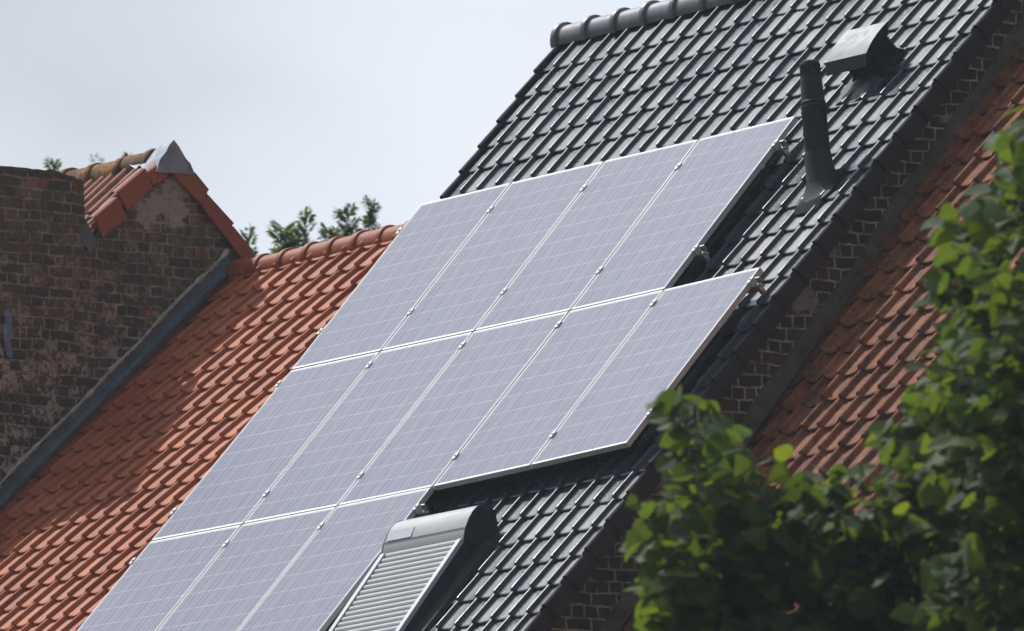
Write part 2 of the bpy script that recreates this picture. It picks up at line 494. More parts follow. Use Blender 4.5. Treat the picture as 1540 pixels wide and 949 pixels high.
# ------------------------------------------------------------------ tiles
PAN = [(0.00, 0.010), (0.02, 0.022), (0.045, 0.0285), (0.085, 0.0310), (0.115, 0.0298), (0.140, 0.0255), (0.158, 0.014), (0.172, 0.000),
       (0.205, -0.002), (0.218, 0.005), (0.238, 0.005), (0.250, 0.0005), (0.40, 0.000), (0.65, 0.000), (0.88, 0.001), (0.96, 0.004), (1.0, 0.010)]
PAN_RED = [(0.00, 0.012), (0.03, 0.023), (0.06, 0.029), (0.10, 0.0325), (0.135, 0.031), (0.165, 0.024), (0.19, 0.010), (0.21, 0.000),
           (0.36, -0.002), (0.55, -0.003), (0.72, -0.002), (0.86, 0.002), (0.95, 0.006), (1.0, 0.012)]
PAN_OLD = [(0.00, 0.012), (0.04, 0.026), (0.09, 0.036), (0.14, 0.038), (0.19, 0.034), (0.235, 0.022), (0.27, 0.008), (0.30, 0.000),
           (0.38, -0.003), (0.55, -0.003), (0.72, -0.002), (0.86, 0.001), (0.95, 0.006), (1.0, 0.012)]


def tile_field(fr, cols, width, vks, gauge, umap, prof, lift=0.024, thick=0.02, scallop=0.0, jit=1.0, bump=False, tilt=0.0, vmax=99, skip=None, over=0.04, uclip=lambda v: 1e9):
    """one mesh of interlocking tiles; umap(k, v) gives u of the tile's left side"""
    mb = MB()
    for v0 in vks:
        for k in cols:
            if skip and skip(k, v0): continue
            ju, jv, jh = rnd.gauss(0, 0.0012) * jit, rnd.gauss(0, 0.0022) * jit, rnd.gauss(0, 0.0012) * jit
            jr = rnd.gauss(0, 0.0035) * jit
            tint = min(1, max(0, rnd.gauss(0.5, 0.24)))
            u0 = umap(k, v0)
            ts = [0.0, 0.006, 0.02, gauge * 0.5, gauge + over]
            rows = []
            for j, t in enumerate(ts):
                r = []
                for (x, h) in prof:
                    sc = 0.0
                    if j <= 1:
                        sc = -scallop * math.sin(math.pi * min(1, max(0, (x - 0.30) / 0.70))) + (0.004 if x < 0.27 else 0)
                    hh = h * (0.80 if j == 0 else (0.95 if j == 1 else 1.0)) + lift * (1 - t / (gauge + over)) + jh + (-0.004 if j == 0 else 0)
                    vv = v0 + t + jv + sc + (x - 0.5) * jr * 2
                    vv = min(vv, vmax)
                    r.append(fr(min(umap(k, vv) + x * width + ju, uclip(vv)), vv, hh + tilt * t))
                rows.append(r)
            low = []
            for (x, h) in prof:
                sc = -scallop * math.sin(math.pi * min(1, max(0, (x - 0.30) / 0.70))) + (0.004 if x < 0.27 else 0)
                vv = v0 + jv + sc + (x - 0.5) * jr * 2 + 0.002
                low.append(fr(min(umap(k, vv) + x * width + ju, uclip(vv)), vv, max(h * 0.8 + lift - thick - 0.004, -0.004) if x > 0.3 else 0.0))
            mb.grid([low] + rows, tint)
            if bump and u0 + width < uclip(v0) + 0.05:        # little cast lug at the head of the pan
                for cx, rr in ((0.70, 0.016),):
                    cvv = v0 + gauge - 0.016
                    rings = []
                    for q in range(4):
                        f = q / 3.0
                        rings.append([fr(u0 + cx * width + rr * (1 - f * 0.97) * math.cos(a), cvv + rr * (1 - f * 0.97) * math.sin(a),
                                         lift * 0.12 + 0.012 * math.sin(f * math.pi / 2)) for a in [i * math.pi / 4 for i in range(8)]])
                    mb.grid(rings, tint, closed=True)
    return mb


def ridge_cap(fr_y, fr_z, u0, ln, r, collar=0.05, cr=0.018, tilt=0.0, squash=1.0, seg=18, thick=0.016, taper=0.0, shift=(0, 0)):
    """half-round ridge tile with a raised collar at its lower-u end"""
    mb = MB()
    prof = [(0.0, r + cr - 0.006), (0.006, r + cr), (collar - 0.006, r + cr), (collar, r + cr - 0.005), (collar + 0.001, r), (ln, r - taper)]
    angs = [math.radians(-28 + 236 * i / seg) for i in range(seg + 1)]
    rows = []
    for (x, rr) in prof:
        rows.append([Vector((u0 + x, fr_y + shift[0] - rr * math.cos(a), fr_z + shift[1] + rr * math.sin(a) * squash + tilt * x)) for a in angs])
    inner = [Vector((u0, fr_y + shift[0] - (r - thick) * math.cos(a), fr_z + shift[1] + (r - thick) * math.sin(a) * squash)) for a in angs]
    inner2 = [Vector((u0 + ln, fr_y + shift[0] - (r - thick) * math.cos(a), fr_z + shift[1] + (r - thick) * math.sin(a) * squash + tilt * ln)) for a in angs]
    mb.grid([inner] + rows + [inner2], rnd.uniform(0.2, 0.8))
    return mb


def gable_poly(x, y_front, y_back, ridge_y, ridge_z, tanf, tanb, sink):
    """outline of a gable wall under a roof, as points at constant x"""
    return [(x, y_front, GROUND), (x, y_back, GROUND), (x, y_back, ridge_z - (y_back - ridge_y) * tanb - sink), (x, ridge_y, ridge_z - sink), (x, y_front, ridge_z - (ridge_y - y_front) * tanf - sink)]


# ------------------------------------------------------------------ ground
gm = Mat('street_ground', (0.10, 0.10, 0.095), 0.9)
mb = MB()
mb.grid([[(-900, -900, GROUND), (900, -900, GROUND)], [(-900, 900, GROUND), (900, 900, GROUND)]])
o = mb.build('ground', m_simple('garden_ground', (0.07, 0.085, 0.045), 0.95, 0.1, var=0.4, scale=0.3))
o['kind'] = 'structure'
mb = MB()
mb.grid([[(-60, -11.0, GROUND + 0.004), (60, -11.0, GROUND + 0.004)], [(-60, -6.0, GROUND + 0.004), (60, -6.0, GROUND + 0.004)]])
o = mb.build('road', m_simple('asphalt', (0.05, 0.05, 0.052), 0.9, 0.2, var=0.2, scale=3, bump=0.3))
o['kind'] = 'structure'
mb = MB()
mb.box((-60, -6.0, GROUND - 0.05), (120, 0, 0), (0, 1.96, 0), (0, 0, 0.17))
o = mb.build('pavement', m_simple('paving', (0.26, 0.25, 0.24), 0.9, 0.2, var=0.2, scale=3))
o['kind'] = 'structure'

YR, ZR = 1.4604, 1.2745          # ridge of the black roof
tanT = math.tan(a_)
XL, XR = -0.12, 4.98             # gable planes of the black-roofed house
XW = -4.0437                     # gable plane of the tall house on the left
YF, YB = -3.96, 6.3

# ------------------------------------------------------------------ HOUSE 1: black roof
house = thing('brick_house', 'brick house with glossy black tiled roof carrying the solar panels', 'house', ((XL + XR) / 2, 0, GROUND))


def uL(v): return -0.100 - 0.07 * (v - 0.2)
def uR(v): return 5.068 - 0.03 * v
def um(k, v):
    s = (uR(v) - uL(v)) / (uR(1.6) - uL(1.6))
    return uL(v) + 0.1965 * k * s - 0.020


vks = [1.556 - 0.262 * i for i in range(0, 29)]
fld = tile_field(T, range(0, 27), 0.1965, vks, 0.262, um, PAN, lift=0.022, thick=0.018, scallop=0.0, jit=1.3, bump=True, vmax=1.90, uclip=lambda v: uR(v) + 0.002)
fld.build('roof', BLACK, house, smooth=38)
# rear slope and underlay
mb = MB()
for fz in (0.0,):
    mb.grid([[T(-0.1, 1.93, -0.012), T(5.05, 1.93, -0.012)], [T(0.25, -6.05, -0.012), T(5.15, -6.05, -0.012)]])
mb.build('roofing_felt', FELT, house)
TB = Frame(YR, ZR - 1.93 * math.sin(a_) * 0, TP, rear=True)
mb = MB()
mb.prism([TB(-0.1, 0, 0), TB(5.05, 0, 0), TB(5.05, -6.9, 0), TB(-0.1, -6.9, 0)], (0, -0.02, -0.03))
mb.build('rear_roof', BLACK_MATT, house)
# ridge
for i in range(17):
    u = -0.245 + i * 0.3235
    mb = ridge_cap(YR, ZR - 0.006, u + 0.0, 0.3235 + 0.01, 0.102, collar=0.050, cr=0.024, tilt=0.0)
    mb.build('ridge_tile', BLACK_RIDGE, house, smooth=40)
mb = MB()       # closed ridge end
rings = []
for q in range(7):
    f = q / 6.0
    rr = 0.110 * math.sqrt(max(0.0, 1 - (f * 0.97) ** 2))
    rings.append([Vector((-0.245 - 0.075 * f, YR - rr * math.cos(a), ZR - 0.006 + rr * math.sin(a) - 0.02 * f)) for a in [math.radians(-28 + 236 * i / 18) for i in range(19)]])
mb.grid(rings, 0.4)
mb.build('ridge_end', BLACK_RIDGE, house, smooth=50)
# left verge roll tiles
for i, v0 in enumerate(vks[:28]):
    mb = MB()
    rows = []
    for t, dh in ((0.0, 0.030), (0.262 + 0.03, 0.006)):
        vv = v0 + t - 0.02
        uu = uL(vv) + 0.012
        rows.append([T(uu + 0.024 * math.cos(a), vv, 0.006 + dh + 0.028 * math.sin(a)) for a in [math.radians(x) for x in range(-20, 201, 20)]] + [T(uu - 0.024, vv, -0.14)])
    mb.grid(rows, rnd.random())
    mb.face([0, 3, 6, 9, 11], 0.5)
    mb.build('verge_tile', BLACK_MATT, house, smooth=45)
# right verge tiles with their deep flank
for i, v0 in enumerate(vks[:28]):
    v0 = v0 + 0.055
    mb = MB()
    g_ = 0.262
    rows = []
    tw = rnd.gauss(0, 0.002)
    for t, dh, du in ((0.0, 0.030, 0.012 + tw), (0.004, 0.033, 0.013 + tw), (g_ + 0.028, 0.010, 0.0)):
        vv = v0 + t
        uu = uR(vv) - 0.004
        hd = -0.120
        rows.append([T(uu - 0.030, vv, dh - 0.022), T(uu - 0.022, vv, dh - 0.006), T(uu - 0.010, vv, dh - 0.001), T(uu + 0.0 + du * 0.6, vv, dh), T(uu + 0.008 + du, vv, dh - 0.008), T(uu + 0.012 + du, vv, dh - 0.024), T(uu + 0.012 + du, vv - 0.003, hd + dh * 0.6), T(uu - 0.002 + du, vv, hd + dh * 0.6)])
    ids = mb.grid(rows, rnd.random())
    mb.face(ids[0][::-1], 0.5)
    mb.build('verge_tile', BLACK_VERGE, house, smooth=35)
# walls
mb = MB()
mb.prism(gable_poly(XR, YF, YB, YR, ZR, tanT, tanT, 0.10), (-0.22, 0, 0))
mb.build('gable_wall', BR_RIGHT, house)
mb = MB()
mb.prism(gable_poly(XL + 0.22, YF, YB, YR, ZR, tanT, tanT, 0.10), (-0.22, 0, 0))
mb.build('gable_wall', BR_RIGHT, house)
for yy, nm in ((YF, 'front_wall'), (YB - 0.22, 'rear_wall')):
    mb = MB()
    mb.box((XL + 0.222, yy, GROUND), (XR - XL - 0.444, 0, 0), (0, 0.22, 0), (0, 0, 14.77 - 5.35 + (0.0 if yy < 0 else 0.0)))
    mb.build(nm, BR_RIGHT, house)
mb = MB()       # gutter along the eaves
gy, gz = T(0, -6.02, -0.05)[1], T(0, -6.02, -0.05)[2]
mb.grid([[(x, gy - 0.06 + 0.06 * math.cos(a), gz + 0.06 * math.sin(a)) for a in [math.radians(180 + 18 * i) for i in range(11)]] for x in (0.2, 5.2)], 0.5)
mb.build('gutter', ANTHR, house, smooth=60)

# ------------------------------------------------------------------ HOUSE 2: new red roof between
hA = thing('red_roofed_house', 'lower house with clean orange-red tiled roof left of the solar panels', 'house', (-2.2, 0, GROUND))
AW = 0.200
def uma(k, v): return -2.815 - 0.025 + AW * k - 0.012 * (v + 2)
vkA = [-0.404 + 0.252 * 1 - 0.252 * i for i in range(0, 29)]
fld = tile_field(A, range(-6, 14), AW, vkA, 0.252, uma, PAN_RED, lift=0.028, thick=0.022, scallop=0.012, jit=1.0, vmax=-0.02)
fld.build('roof', RED_NEW, hA, smooth=40)
mb = MB()
mb.grid([[A(XW, 0.0, -0.012), A(XL + 0.0, 0.0, -0.012)], [A(XW, -7.3, -0.012), A(XL + 0.0, -7.3, -0.012)]])
mb.build('roofing_felt', FELT, hA)
AB = Frame(1.46, 0.208, 41.54, rear=True)
mb = MB()
mb.prism([AB(XW + 0.01, 0, 0), AB(XL, 0, 0), AB(XL, -6.4, 0), AB(XW + 0.01, -6.4, 0)], (0, -0.02, -0.03))
mb.build('rear_roof', RED_OLD, hA)
u = XW + 0.02
i = 0
while u < XL - 0.2:
    mb = ridge_cap(1.46, 0.150, u, 0.300, 0.115, collar=0.050, cr=0.017, shift=(0, rnd.gauss(0, 0.002)))
    mb.build('ridge_tile', RED_NEW, hA, smooth=40)
    u += 0.290
for yy, nm in ((YF + 0.01, 'front_wall'), (YB - 0.25, 'rear_wall')):
    mb = MB()
    mb.box((XW + 0.002, yy, GROUND), (XL - XW - 0.004, 0, 0), (0, 0.22, 0), (0, 0, 14.77 - 4.75))
    mb.build(nm, BR_LEFT, hA)

# lead flashing against the tall wall, with a rough mortar bead on its upper edge
def fl_strip(fr, x0, vs, w0, h0, nx, col, jitter, thick=0.006, sign=1):
    mb = MB()
    rows = []
    for i, v in enumerate(vs):
        j = mnoise.noise(Vector((v * 3.1, x0, 0))) * jitter
        j2 = mnoise.noise(Vector((v * 7.7, x0 + 4, 0))) * jitter
        rows.append([fr(x0 + w0 * 1.0 + j2, v, 0.060 + j * 0.2), fr(x0 + w0 * 0.4, v, 0.064 + j * 0.4), fr(x0 + 0.020, v, 0.068 + j * 0.3), fr(x0 + 0.010 + abs(j2) * 0.3, v, h0 * 0.6), fr(x0 + 0.008, v, h0 + j)])
    mb.grid(rows, 0.5)
    return mb
vs = [0.10 - 0.06 * i for i in range(0, 122)]
fl_strip(A, XW, [v for v in vs if v < 0.02], 0.075, 0.15, 0, LEAD_BLUE, 0.018).build('flashing', LEAD_BLUE, hA, smooth=60)
mb = MB()
rows = []
for i in range(0, 240):
    v = 0.02 - 0.03 * i
    p = Vector((v * 9.0, 1.7, 0)); r = 0.004 + 0.014 * abs(mnoise.noise(p)) + rnd.uniform(0, 0.008)
    hc = 0.158 + 0.020 * mnoise.noise(Vector((v * 2.5, 0.3, 0)))
    rows.append([A(XW + 0.004 + r * 0.9 * math.cos(a) * 0.9, v, hc + r * 1.3 * math.sin(a)) for a in [math.radians(x) for x in (-100, -60, -20, 20, 60, 100)]])
mb.grid(rows, 0.5)
mb.build('mortar_bead', MORTAR, hA, smooth=60)

# ------------------------------------------------------------------ HOUSE 3: old red roof on the right
hB = thing('old_red_roofed_house', 'neighbouring house with weathered mossy red tiled roof behind the leafy tree', 'house', (8.5, 0, GROUND))
BW = 0.195
def umb(k, v): return 5.204 + BW * (k - 1) + 0.020 * (v + 3.7) - 0.03
vkB = [-3.685 + 0.248 * 15 - 0.248 * i for i in range(0, 34)]
fld = tile_field(B, range(0, 26), BW, [v for v in vkB if v < -0.05], 0.248, umb, PAN_OLD, lift=0.030, thick=0.024, scallop=0.005, jit=3.0, vmax=-0.02)
fld.build('roof', RED_OLD, hB, smooth=45)
mb = MB()
mb.grid([[B(XR, 0.0, -0.012), B(10.2, 0.0, -0.012)], [B(XR, -7.8, -0.012), B(10.2, -7.8, -0.012)]])
mb.build('roofing_felt', FELT, hB)
BB = Frame(1.46, 0.81, 49.11, rear=True)
mb = MB()
mb.prism([BB(XR + 0.01, 0, 0), BB(10.2, 0, 0), BB(10.2, -7.2, 0), BB(XR + 0.01, -7.2, 0)], (0, -0.02, -0.03))
mb.build('rear_roof', RED_OLD, hB)
u = XR + 0.03
while u < 10.0:
    mb = ridge_cap(1.46, 0.76, u, 0.34, 0.115, collar=0.045, cr=0.014, shift=(rnd.gauss(0, 0.004), rnd.gauss(0, 0.004)))
    mb.build('ridge_tile', RED_OLD, hB, smooth=40)
    u += 0.33
for yy, nm in ((YF + 0.3, 'front_wall'), (YB - 0.3, 'rear_wall')):
    mb = MB()
    mb.box((XR + 0.002, yy, GROUND), (4.99, 0, 0), (0, 0.22, 0), (0, 0, 14.77 - 5.8))
    mb.build(nm, BR_RIGHT, hB)
mb = MB()
mb.prism([(x + 0.0, y, z) for x, y, z in gable_poly(10.18, YF + 0.32, YB - 0.1, 1.46, 0.81, math.tan(math.radians(49.11)), math.tan(math.radians(49.11)), 0.15)], (-0.2, 0, 0))
mb.build('gable_wall', BR_RIGHT, hB)
# cement fillet rendered onto the neighbour's gable above the old tiles
mb = MB()
rows = []
for i in range(0, 210):
    v = 0.0 - 0.037 * i
    e = 0.112 + 0.034 * mnoise.noise(Vector((v * 1.7, 7.0, 0))) + 0.022 * mnoise.noise(Vector((v * 7.0, 2.0, 0))) + 0.012 * mnoise.noise(Vector((v * 23.0, 2.0, 0)))
    q = 0.012 * mnoise.noise(Vector((v * 5.0, 9.0, 0)))
    rows.append([B(XR + 0.085 + q, v, 0.036), B(XR + 0.050 + q, v, 0.050), B(XR + 0.022, v, e * 0.55), B(XR + 0.014, v, e * 0.9), B(XR + 0.010, v, e), B(XR - 0.01, v, e + 0.006)])
mb.grid(rows, 0.5)
mb.build('cement_fillet', CEMENT, hB, smooth=60)

# ------------------------------------------------------------------ HOUSE 4: tall old brick house on the left
hC = thing('old_brick_house', 'tall sooty brick house with lead-capped gable and mossy ridge at left', 'house', (-7.5, 0, GROUND))
CWD = 0.131
def umc(k, v): return XW + 0.02 - CWD * (k + 1)
PAN_C = [(0.00, 0.000), (0.30, 0.001), (0.45, 0.010), (0.55, 0.028), (0.66, 0.036), (0.78, 0.032), (0.88, 0.016), (0.95, 0.003), (1.0, 0.0)]
vkC = [-0.965 - 0.30 * i for i in range(0, 20)]
fldt = tile_field(CF, range(0, 44), CWD, [-0.665], 0.62, umc, PAN_C, lift=0.03, thick=0.028, jit=2.5, vmax=-0.01)
fld = tile_field(CF, range(0, 44), CWD, vkC, 0.30, umc, PAN_C, lift=0.035, thick=0.028, jit=2.5, vmax=-0.01)
b0_ = len(fld.v)
fld.v += fldt.v; fld.f += [tuple(i + b0_ for i in f) for f in fldt.f]; fld.t += fldt.t
fld.build('roof', RED_LEFT, hC, smooth=45)
CB = Frame(0.90, 0.985, 47.0, rear=True)
mb = MB()
mb.prism([CB(XW - 0.01, 0, 0), CB(-9.8, 0, 0), CB(-9.8, -7.3, 0), CB(XW - 0.01, -7.3, 0)], (0, -0.02, -0.03))
mb.build('rear_roof', RED_OLD, hC)
mb = MB()
mb.prism([(XW, YF, GROUND), (XW, YB, GROUND), (XW, YB, -4.5), (XW, 0.92, 0.935), (XW, YF, -3.3)], (-0.24, 0, 0))
mb.build('gable_wall', BR_LEFT, hC)
for yy, nm in ((YF, 'front_wall'), (YB - 0.24, 'rear_wall')):
    mb = MB()
    mb.box((-9.8, yy, GROUND), (9.8 + XW - 0.242, 0, 0), (0, 0.24, 0), (0, 0, 14.77 - 4.6))
    mb.build(nm, BR_LEFT, hC)
# lichen-covered ridge tiles
u = XW - 0.17
for i in range(17):
    u2 = u - 0.34
    mb = ridge_cap(0.895, 0.940, u2 + rnd.gauss(0, 0.006), 0.36, 0.108, collar=0.07, cr=0.014, tilt=rnd.gauss(0.02, 0.02), shift=(rnd.gauss(0, 0.006), rnd.gauss(0, 0.006)), squash=0.95)
    # collar sits at the higher-u end on this roof
    mb.v = [((2 * u2 + 0.36) - x, y, z) for x, y, z in mb.v]
    mb.build('ridge_tile', MOSSY, hC, smooth=50)
    u = u2
mb = MB()       # mortar under the ridge tiles
mb.box((-9.8, 0.82, 0.80), (9.8 + XW - 0.20, 0, 0), (0, 0.16, 0), (0, 0, 0.14))
mb.build('ridge_mortar', MORTAR, hC)
# verge tiles: front pair and the rear flight
X2 = XW + 0.016
quads = [[(0.642, 0.869), (0.401, 0.685), (0.479, 0.554), (0.71, 0.751)],
         [(0.396, 0.643), (0.196, 0.491), (0.261, 0.350), (0.466, 0.506)],
         [(0.80, 0.93), (0.66, 0.84), (0.70, 0.745), (0.84, 0.83)],
         [(1.073, 0.872), (1.188, 0.761), (1.125, 0.644), (0.878, 0.849)],
         [(1.177, 0.728), (1.402, 0.537), (1.334, 0.427), (1.131, 0.636)],
         [(1.395, 0.512), (1.567, 0.348), (1.50, 0.25), (1.331, 0.432)],
         [(1.56, 0.33), (1.78, 0.10), (1.70, 0.01), (1.49, 0.24)],
         [(1.77, 0.08), (2.0, -0.16), (1.92, -0.25), (1.69, -0.01)]]
for n_, q in enumerate(quads):
    mb = MB()
    dx = 0.004 * (n_ % 2)
    mb.prism([(X2 + dx, y, z) for y, z in q], (0.022, 0, 0), rnd.random())
    (y1, z1), (y2, z2) = q[0], q[1]
    # top wing of the verge tile, folded back over the roof as a roll
    nx = Vector((0, z1 - z2, -(y1 - y2))).normalized()
    if nx.z < 0: nx = -nx
    rows = []
    for (yy, zz) in ((y1, z1), (y2, z2)):
        rows.append([Vector((X2 + 0.022 + dx - 0.045 + 0.045 * math.cos(a), yy, zz - 0.012)) + nx * 0.022 * math.sin(a) for a in [math.radians(15 * k) for k in range(0, 13)]])
    mb.grid(rows, 0.6)
    mb.build('verge_tile', RED_VERGE, hC, smooth=40, recalc=True)
# lead cap dressed over the gable peak
mb = MB()
rows = []
nx_ = 16
for i in range(nx_):
    f = i / (nx_ - 1)
    x = XW + 0.055 - 0.40 * f
    zt = 1.088 - 0.045 * f
    r = []
    side = [(-0.165 + 0.01 * math.sin(9 * f), -0.222 + 0.055 * f + 0.012 * math.sin(14 * f)), (-0.12, -0.150), (-0.075, -0.088), (-0.035, -0.040), (0.0, 0.0), (0.035, -0.045), (0.08, -0.10), (0.13, -0.160), (0.185, -0.220)]
    for (dy, dz) in side:
        wv = mnoise.noise(Vector((x * 14, dy * 22, 3.3))) * 0.022 * min(1, 4 * f)
        r.append(Vector((x + (0.012 * math.sin(dy * 60) if i < 2 else 0), 0.885 + dy * (1 - 0.38 * f), zt + dz * (1 - 0.42 * f) + wv + (-0.016 + 0.006 * math.sin(dy * 45) if abs(dz) > 0.2 and f < 0.3 else 0))))
    rows.append(r)
ids = mb.grid(rows, 0.5)
mb.face(ids[0], 0.5)
mb.build('lead_cap', LEAD, hC, smooth=55)
# chimney stack rising at the front of the gable
mb = MB()
top = [(0.128, 0.70), (0.122, 0.735), (0.04, 0.745), (-0.02, 0.780), (-0.14, 0.778), (-0.27, 0.788), (-0.35, 0.800), (-0.44, 0.792), (-0.60, 0.797), (-0.80, 0.790), (-1.10, 0.785)]
mb.prism([(XW + 0.012, 0.125, -0.05)] + [(XW + 0.012, y, z) for y, z in top] + [(XW + 0.012, -1.10, -1.3)], (-0.62, 0, 0))
mb.build('chimney', BR_LEFT, hC)
mb = MB()       # thin cement capping crumbled along the stack
rows = []
for i in range(60):
    y = 0.118 - 1.21 * i / 59
    zt = 0.735 if y > 0.05 else (0.745 + (0.05 - y) * 0.25 if y > -0.1 else 0.785)
    j = 0.012 * mnoise.noise(Vector((y * 11, 5, 0)))
    rows.append([Vector((XW + 0.020 + j, y, zt - 0.022 + j)), Vector((XW + 0.018 + j, y, zt + 0.012 + j)), Vector((XW - 0.3, y, zt + 0.022)), Vector((XW - 0.63, y, zt + 0.010))])
mb.grid(rows, 0.5)
mb.build('cement_capping', m_simple('sooty_cement', (0.085, 0.078, 0.066), 0.95, 0.2, var=0.5, scale=10, bump=0.7), hC, smooth=50)
# scrap of lead beside the stack and blue-grey flashing end at the far left
mb = MB()
rows = [[Vector((XW + 0.02 + 0.012 * mnoise.noise(Vector((i * .7, j * .9, 1))), 0.13 + 0.022 * i - 0.014 * j, 0.47 - 0.035 * i - 0.028 * j)) for i in range(5)] for j in range(5)]
mb.grid(rows, 0.5)
mb.build('lead_scrap', LEAD_BLUE, hC, smooth=60)
mb = MB()
rows = [[Vector((XW + 0.03 + 0.03 * mnoise.noise(Vector((i * .8, j * .8, 7))), -0.60 + 0.018 * i * (1 - 0.10 * abs(j - 3)) + 0.010 * math.sin(j * 1.2), -0.235 - 0.042 * j + 0.02 * i * (0.5 if j < 3 else -0.4))) for i in range(5)] for j in range(8)]
mb.grid(rows, 0.5)
mb.build('lead_scrap', m_simple('blue_grey_lead', (0.16, 0.21, 0.32), 0.5, 0.5, 0.1, var=0.4, scale=16), hC, smooth=60)

# ------------------------------------------------------------------ SOLAR PANELS
TOP = [[(0.014, -0.005), (1.003, 0.003), (2.012, 0.004), (3.015, 0.003), (4.015, 0.012)],
       [(0.034, -1.672), (1.032, -1.679), (2.046, -1.684), (3.070, -1.686), (4.050, -1.675), (5.025, -1.656)],
       [(-0.029, -3.337), (1.013, -3.354), (2.055, -3.368), (3.070, -3.370), (4.075, -3.350), (5.044, -3.320)],
       [(-0.095, -5.01), (0.98, -5.03), (2.04, -5.045), (3.07, -5.05)]]
PW = [('leftmost', 'second'), ]
names = {(0, 0): 'leftmost panel of the top row, its upper corner jutting past the black verge',
         (0, 1): 'second panel from the left in the top row of four',
         (0, 2): 'third panel from the left in the top row of four',
         (0, 3): 'rightmost panel of the top row, its corner beside the black flue pipe',
         (1, 0): 'leftmost panel of the middle row, over the orange-red tiles',
         (1, 1): 'second panel from the left in the middle row of five',
         (1, 2): 'central panel of the middle row of five',
         (1, 3): 'fourth panel from the left in the middle row of five',
         (1, 4): 'rightmost panel of the middle row, near the black verge tiles',
         (2, 0): 'leftmost panel of the bottom row, cut by the photo edge',
         (2, 1): 'middle panel of the bottom row of three',
         (2, 2): 'rightmost panel of the bottom row, beside the roller shutter'}
GRP = 'solar panels on the black roof'


def lerp(a, b, t): return a + (b - a) * t


def solar_panel(r, c):
    hj = rnd.gauss(0, 0.0012)
    TL, TR, BL, BR = TOP[r][c], TOP[r][c + 1], TOP[r + 1][c], TOP[r + 1][c + 1]
    gu, gt, gb = 0.0090, 0.004, 0.007
    def q(a, b, h):     # a 0..1 across, b 0..1 down, metres inset handled outside
        u = lerp(lerp(TL[0], TR[0], a), lerp(BL[0], BR[0], a), b)
        v = lerp(lerp(TL[1], TR[1], a), lerp(BL[1], BR[1], a), b)
        return P(u, v, h + hj)
    W_, H_ = 1.01, 1.675
    def pt(x, y, h):    # x metres from the left, y metres from the top of the module
        return q((gu + x * (W_ - 2 * gu) / 0.991) / W_, (gt + y * (H_ - gt - gb) / 1.65) / H_, h)
    base = pt(0.4955, 1.65, -0.09)
    t = thing('solar_panel', 'pale blue-grey ' + names[(r, c)], 'solar panel', base, GRP)
    fw, fd = 0.0110, 0.038
    mb = MB()
    def bar(x0, x1, y0, y1):
        p = [pt(x0, y0, 0), pt(x1, y0, 0), pt(x1, y1, 0), pt(x0, y1, 0)]
        b = [pt(x0, y0, -fd), pt(x1, y0, -fd), pt(x1, y1, -fd), pt(x0, y1, -fd)]
        i = [mb.vert(z) for z in p + b]
        for f in ((0, 1, 2, 3), (7, 6, 5, 4), (0, 4, 5, 1), (1, 5, 6, 2), (2, 6, 7, 3), (3, 7, 4, 0)):
            mb.face([i[k] for k in f])
    bar(0, fw, 0, 1.65); bar(0.991 - fw, 0.991, 0, 1.65); bar(fw, 0.991 - fw, 0, fw + 0.004); bar(fw, 0.991 - fw, 1.65 - fw - 0.003, 1.65)
    mb.build('frame', ALU, t, bevel=0.0012)
    mb = MB(); mb.uv = []
    x0, x1, y0, y1 = fw, 0.991 - fw, fw + 0.004, 1.65 - fw - 0.003
    nn = 4
    tv = (r * 5 + c) * 0.071 + 0.05
    ids = []
    for j in range(nn + 1):
        row = []
        for i in range(nn + 1):
            row.append(mb.vert(pt(lerp(x0, x1, i / nn), lerp(y0, y1, j / nn), -0.002)))
            mb.uv.append((i / nn, 1 - j / nn))
        ids.append(row)
    for j in range(nn):
        for i in range(nn):
            mb.face((ids[j][i], ids[j + 1][i], ids[j + 1][i + 1], ids[j][i + 1]), tv + 1e-5 * (i + j))
    mb.build('glass', CELLS, t, recalc=False)
    mb = MB()
    mb.grid([[pt(x0, y0, -0.008), pt(x1, y0, -0.008)], [pt(x0, y1, -0.008), pt(x1, y1, -0.008)]])
    mb.build('backsheet', BACKS, t)
    return t


for r, n in ((0, 4), (1, 5), (2, 3)):
    for c in range(n):
        solar_panel(r, c)

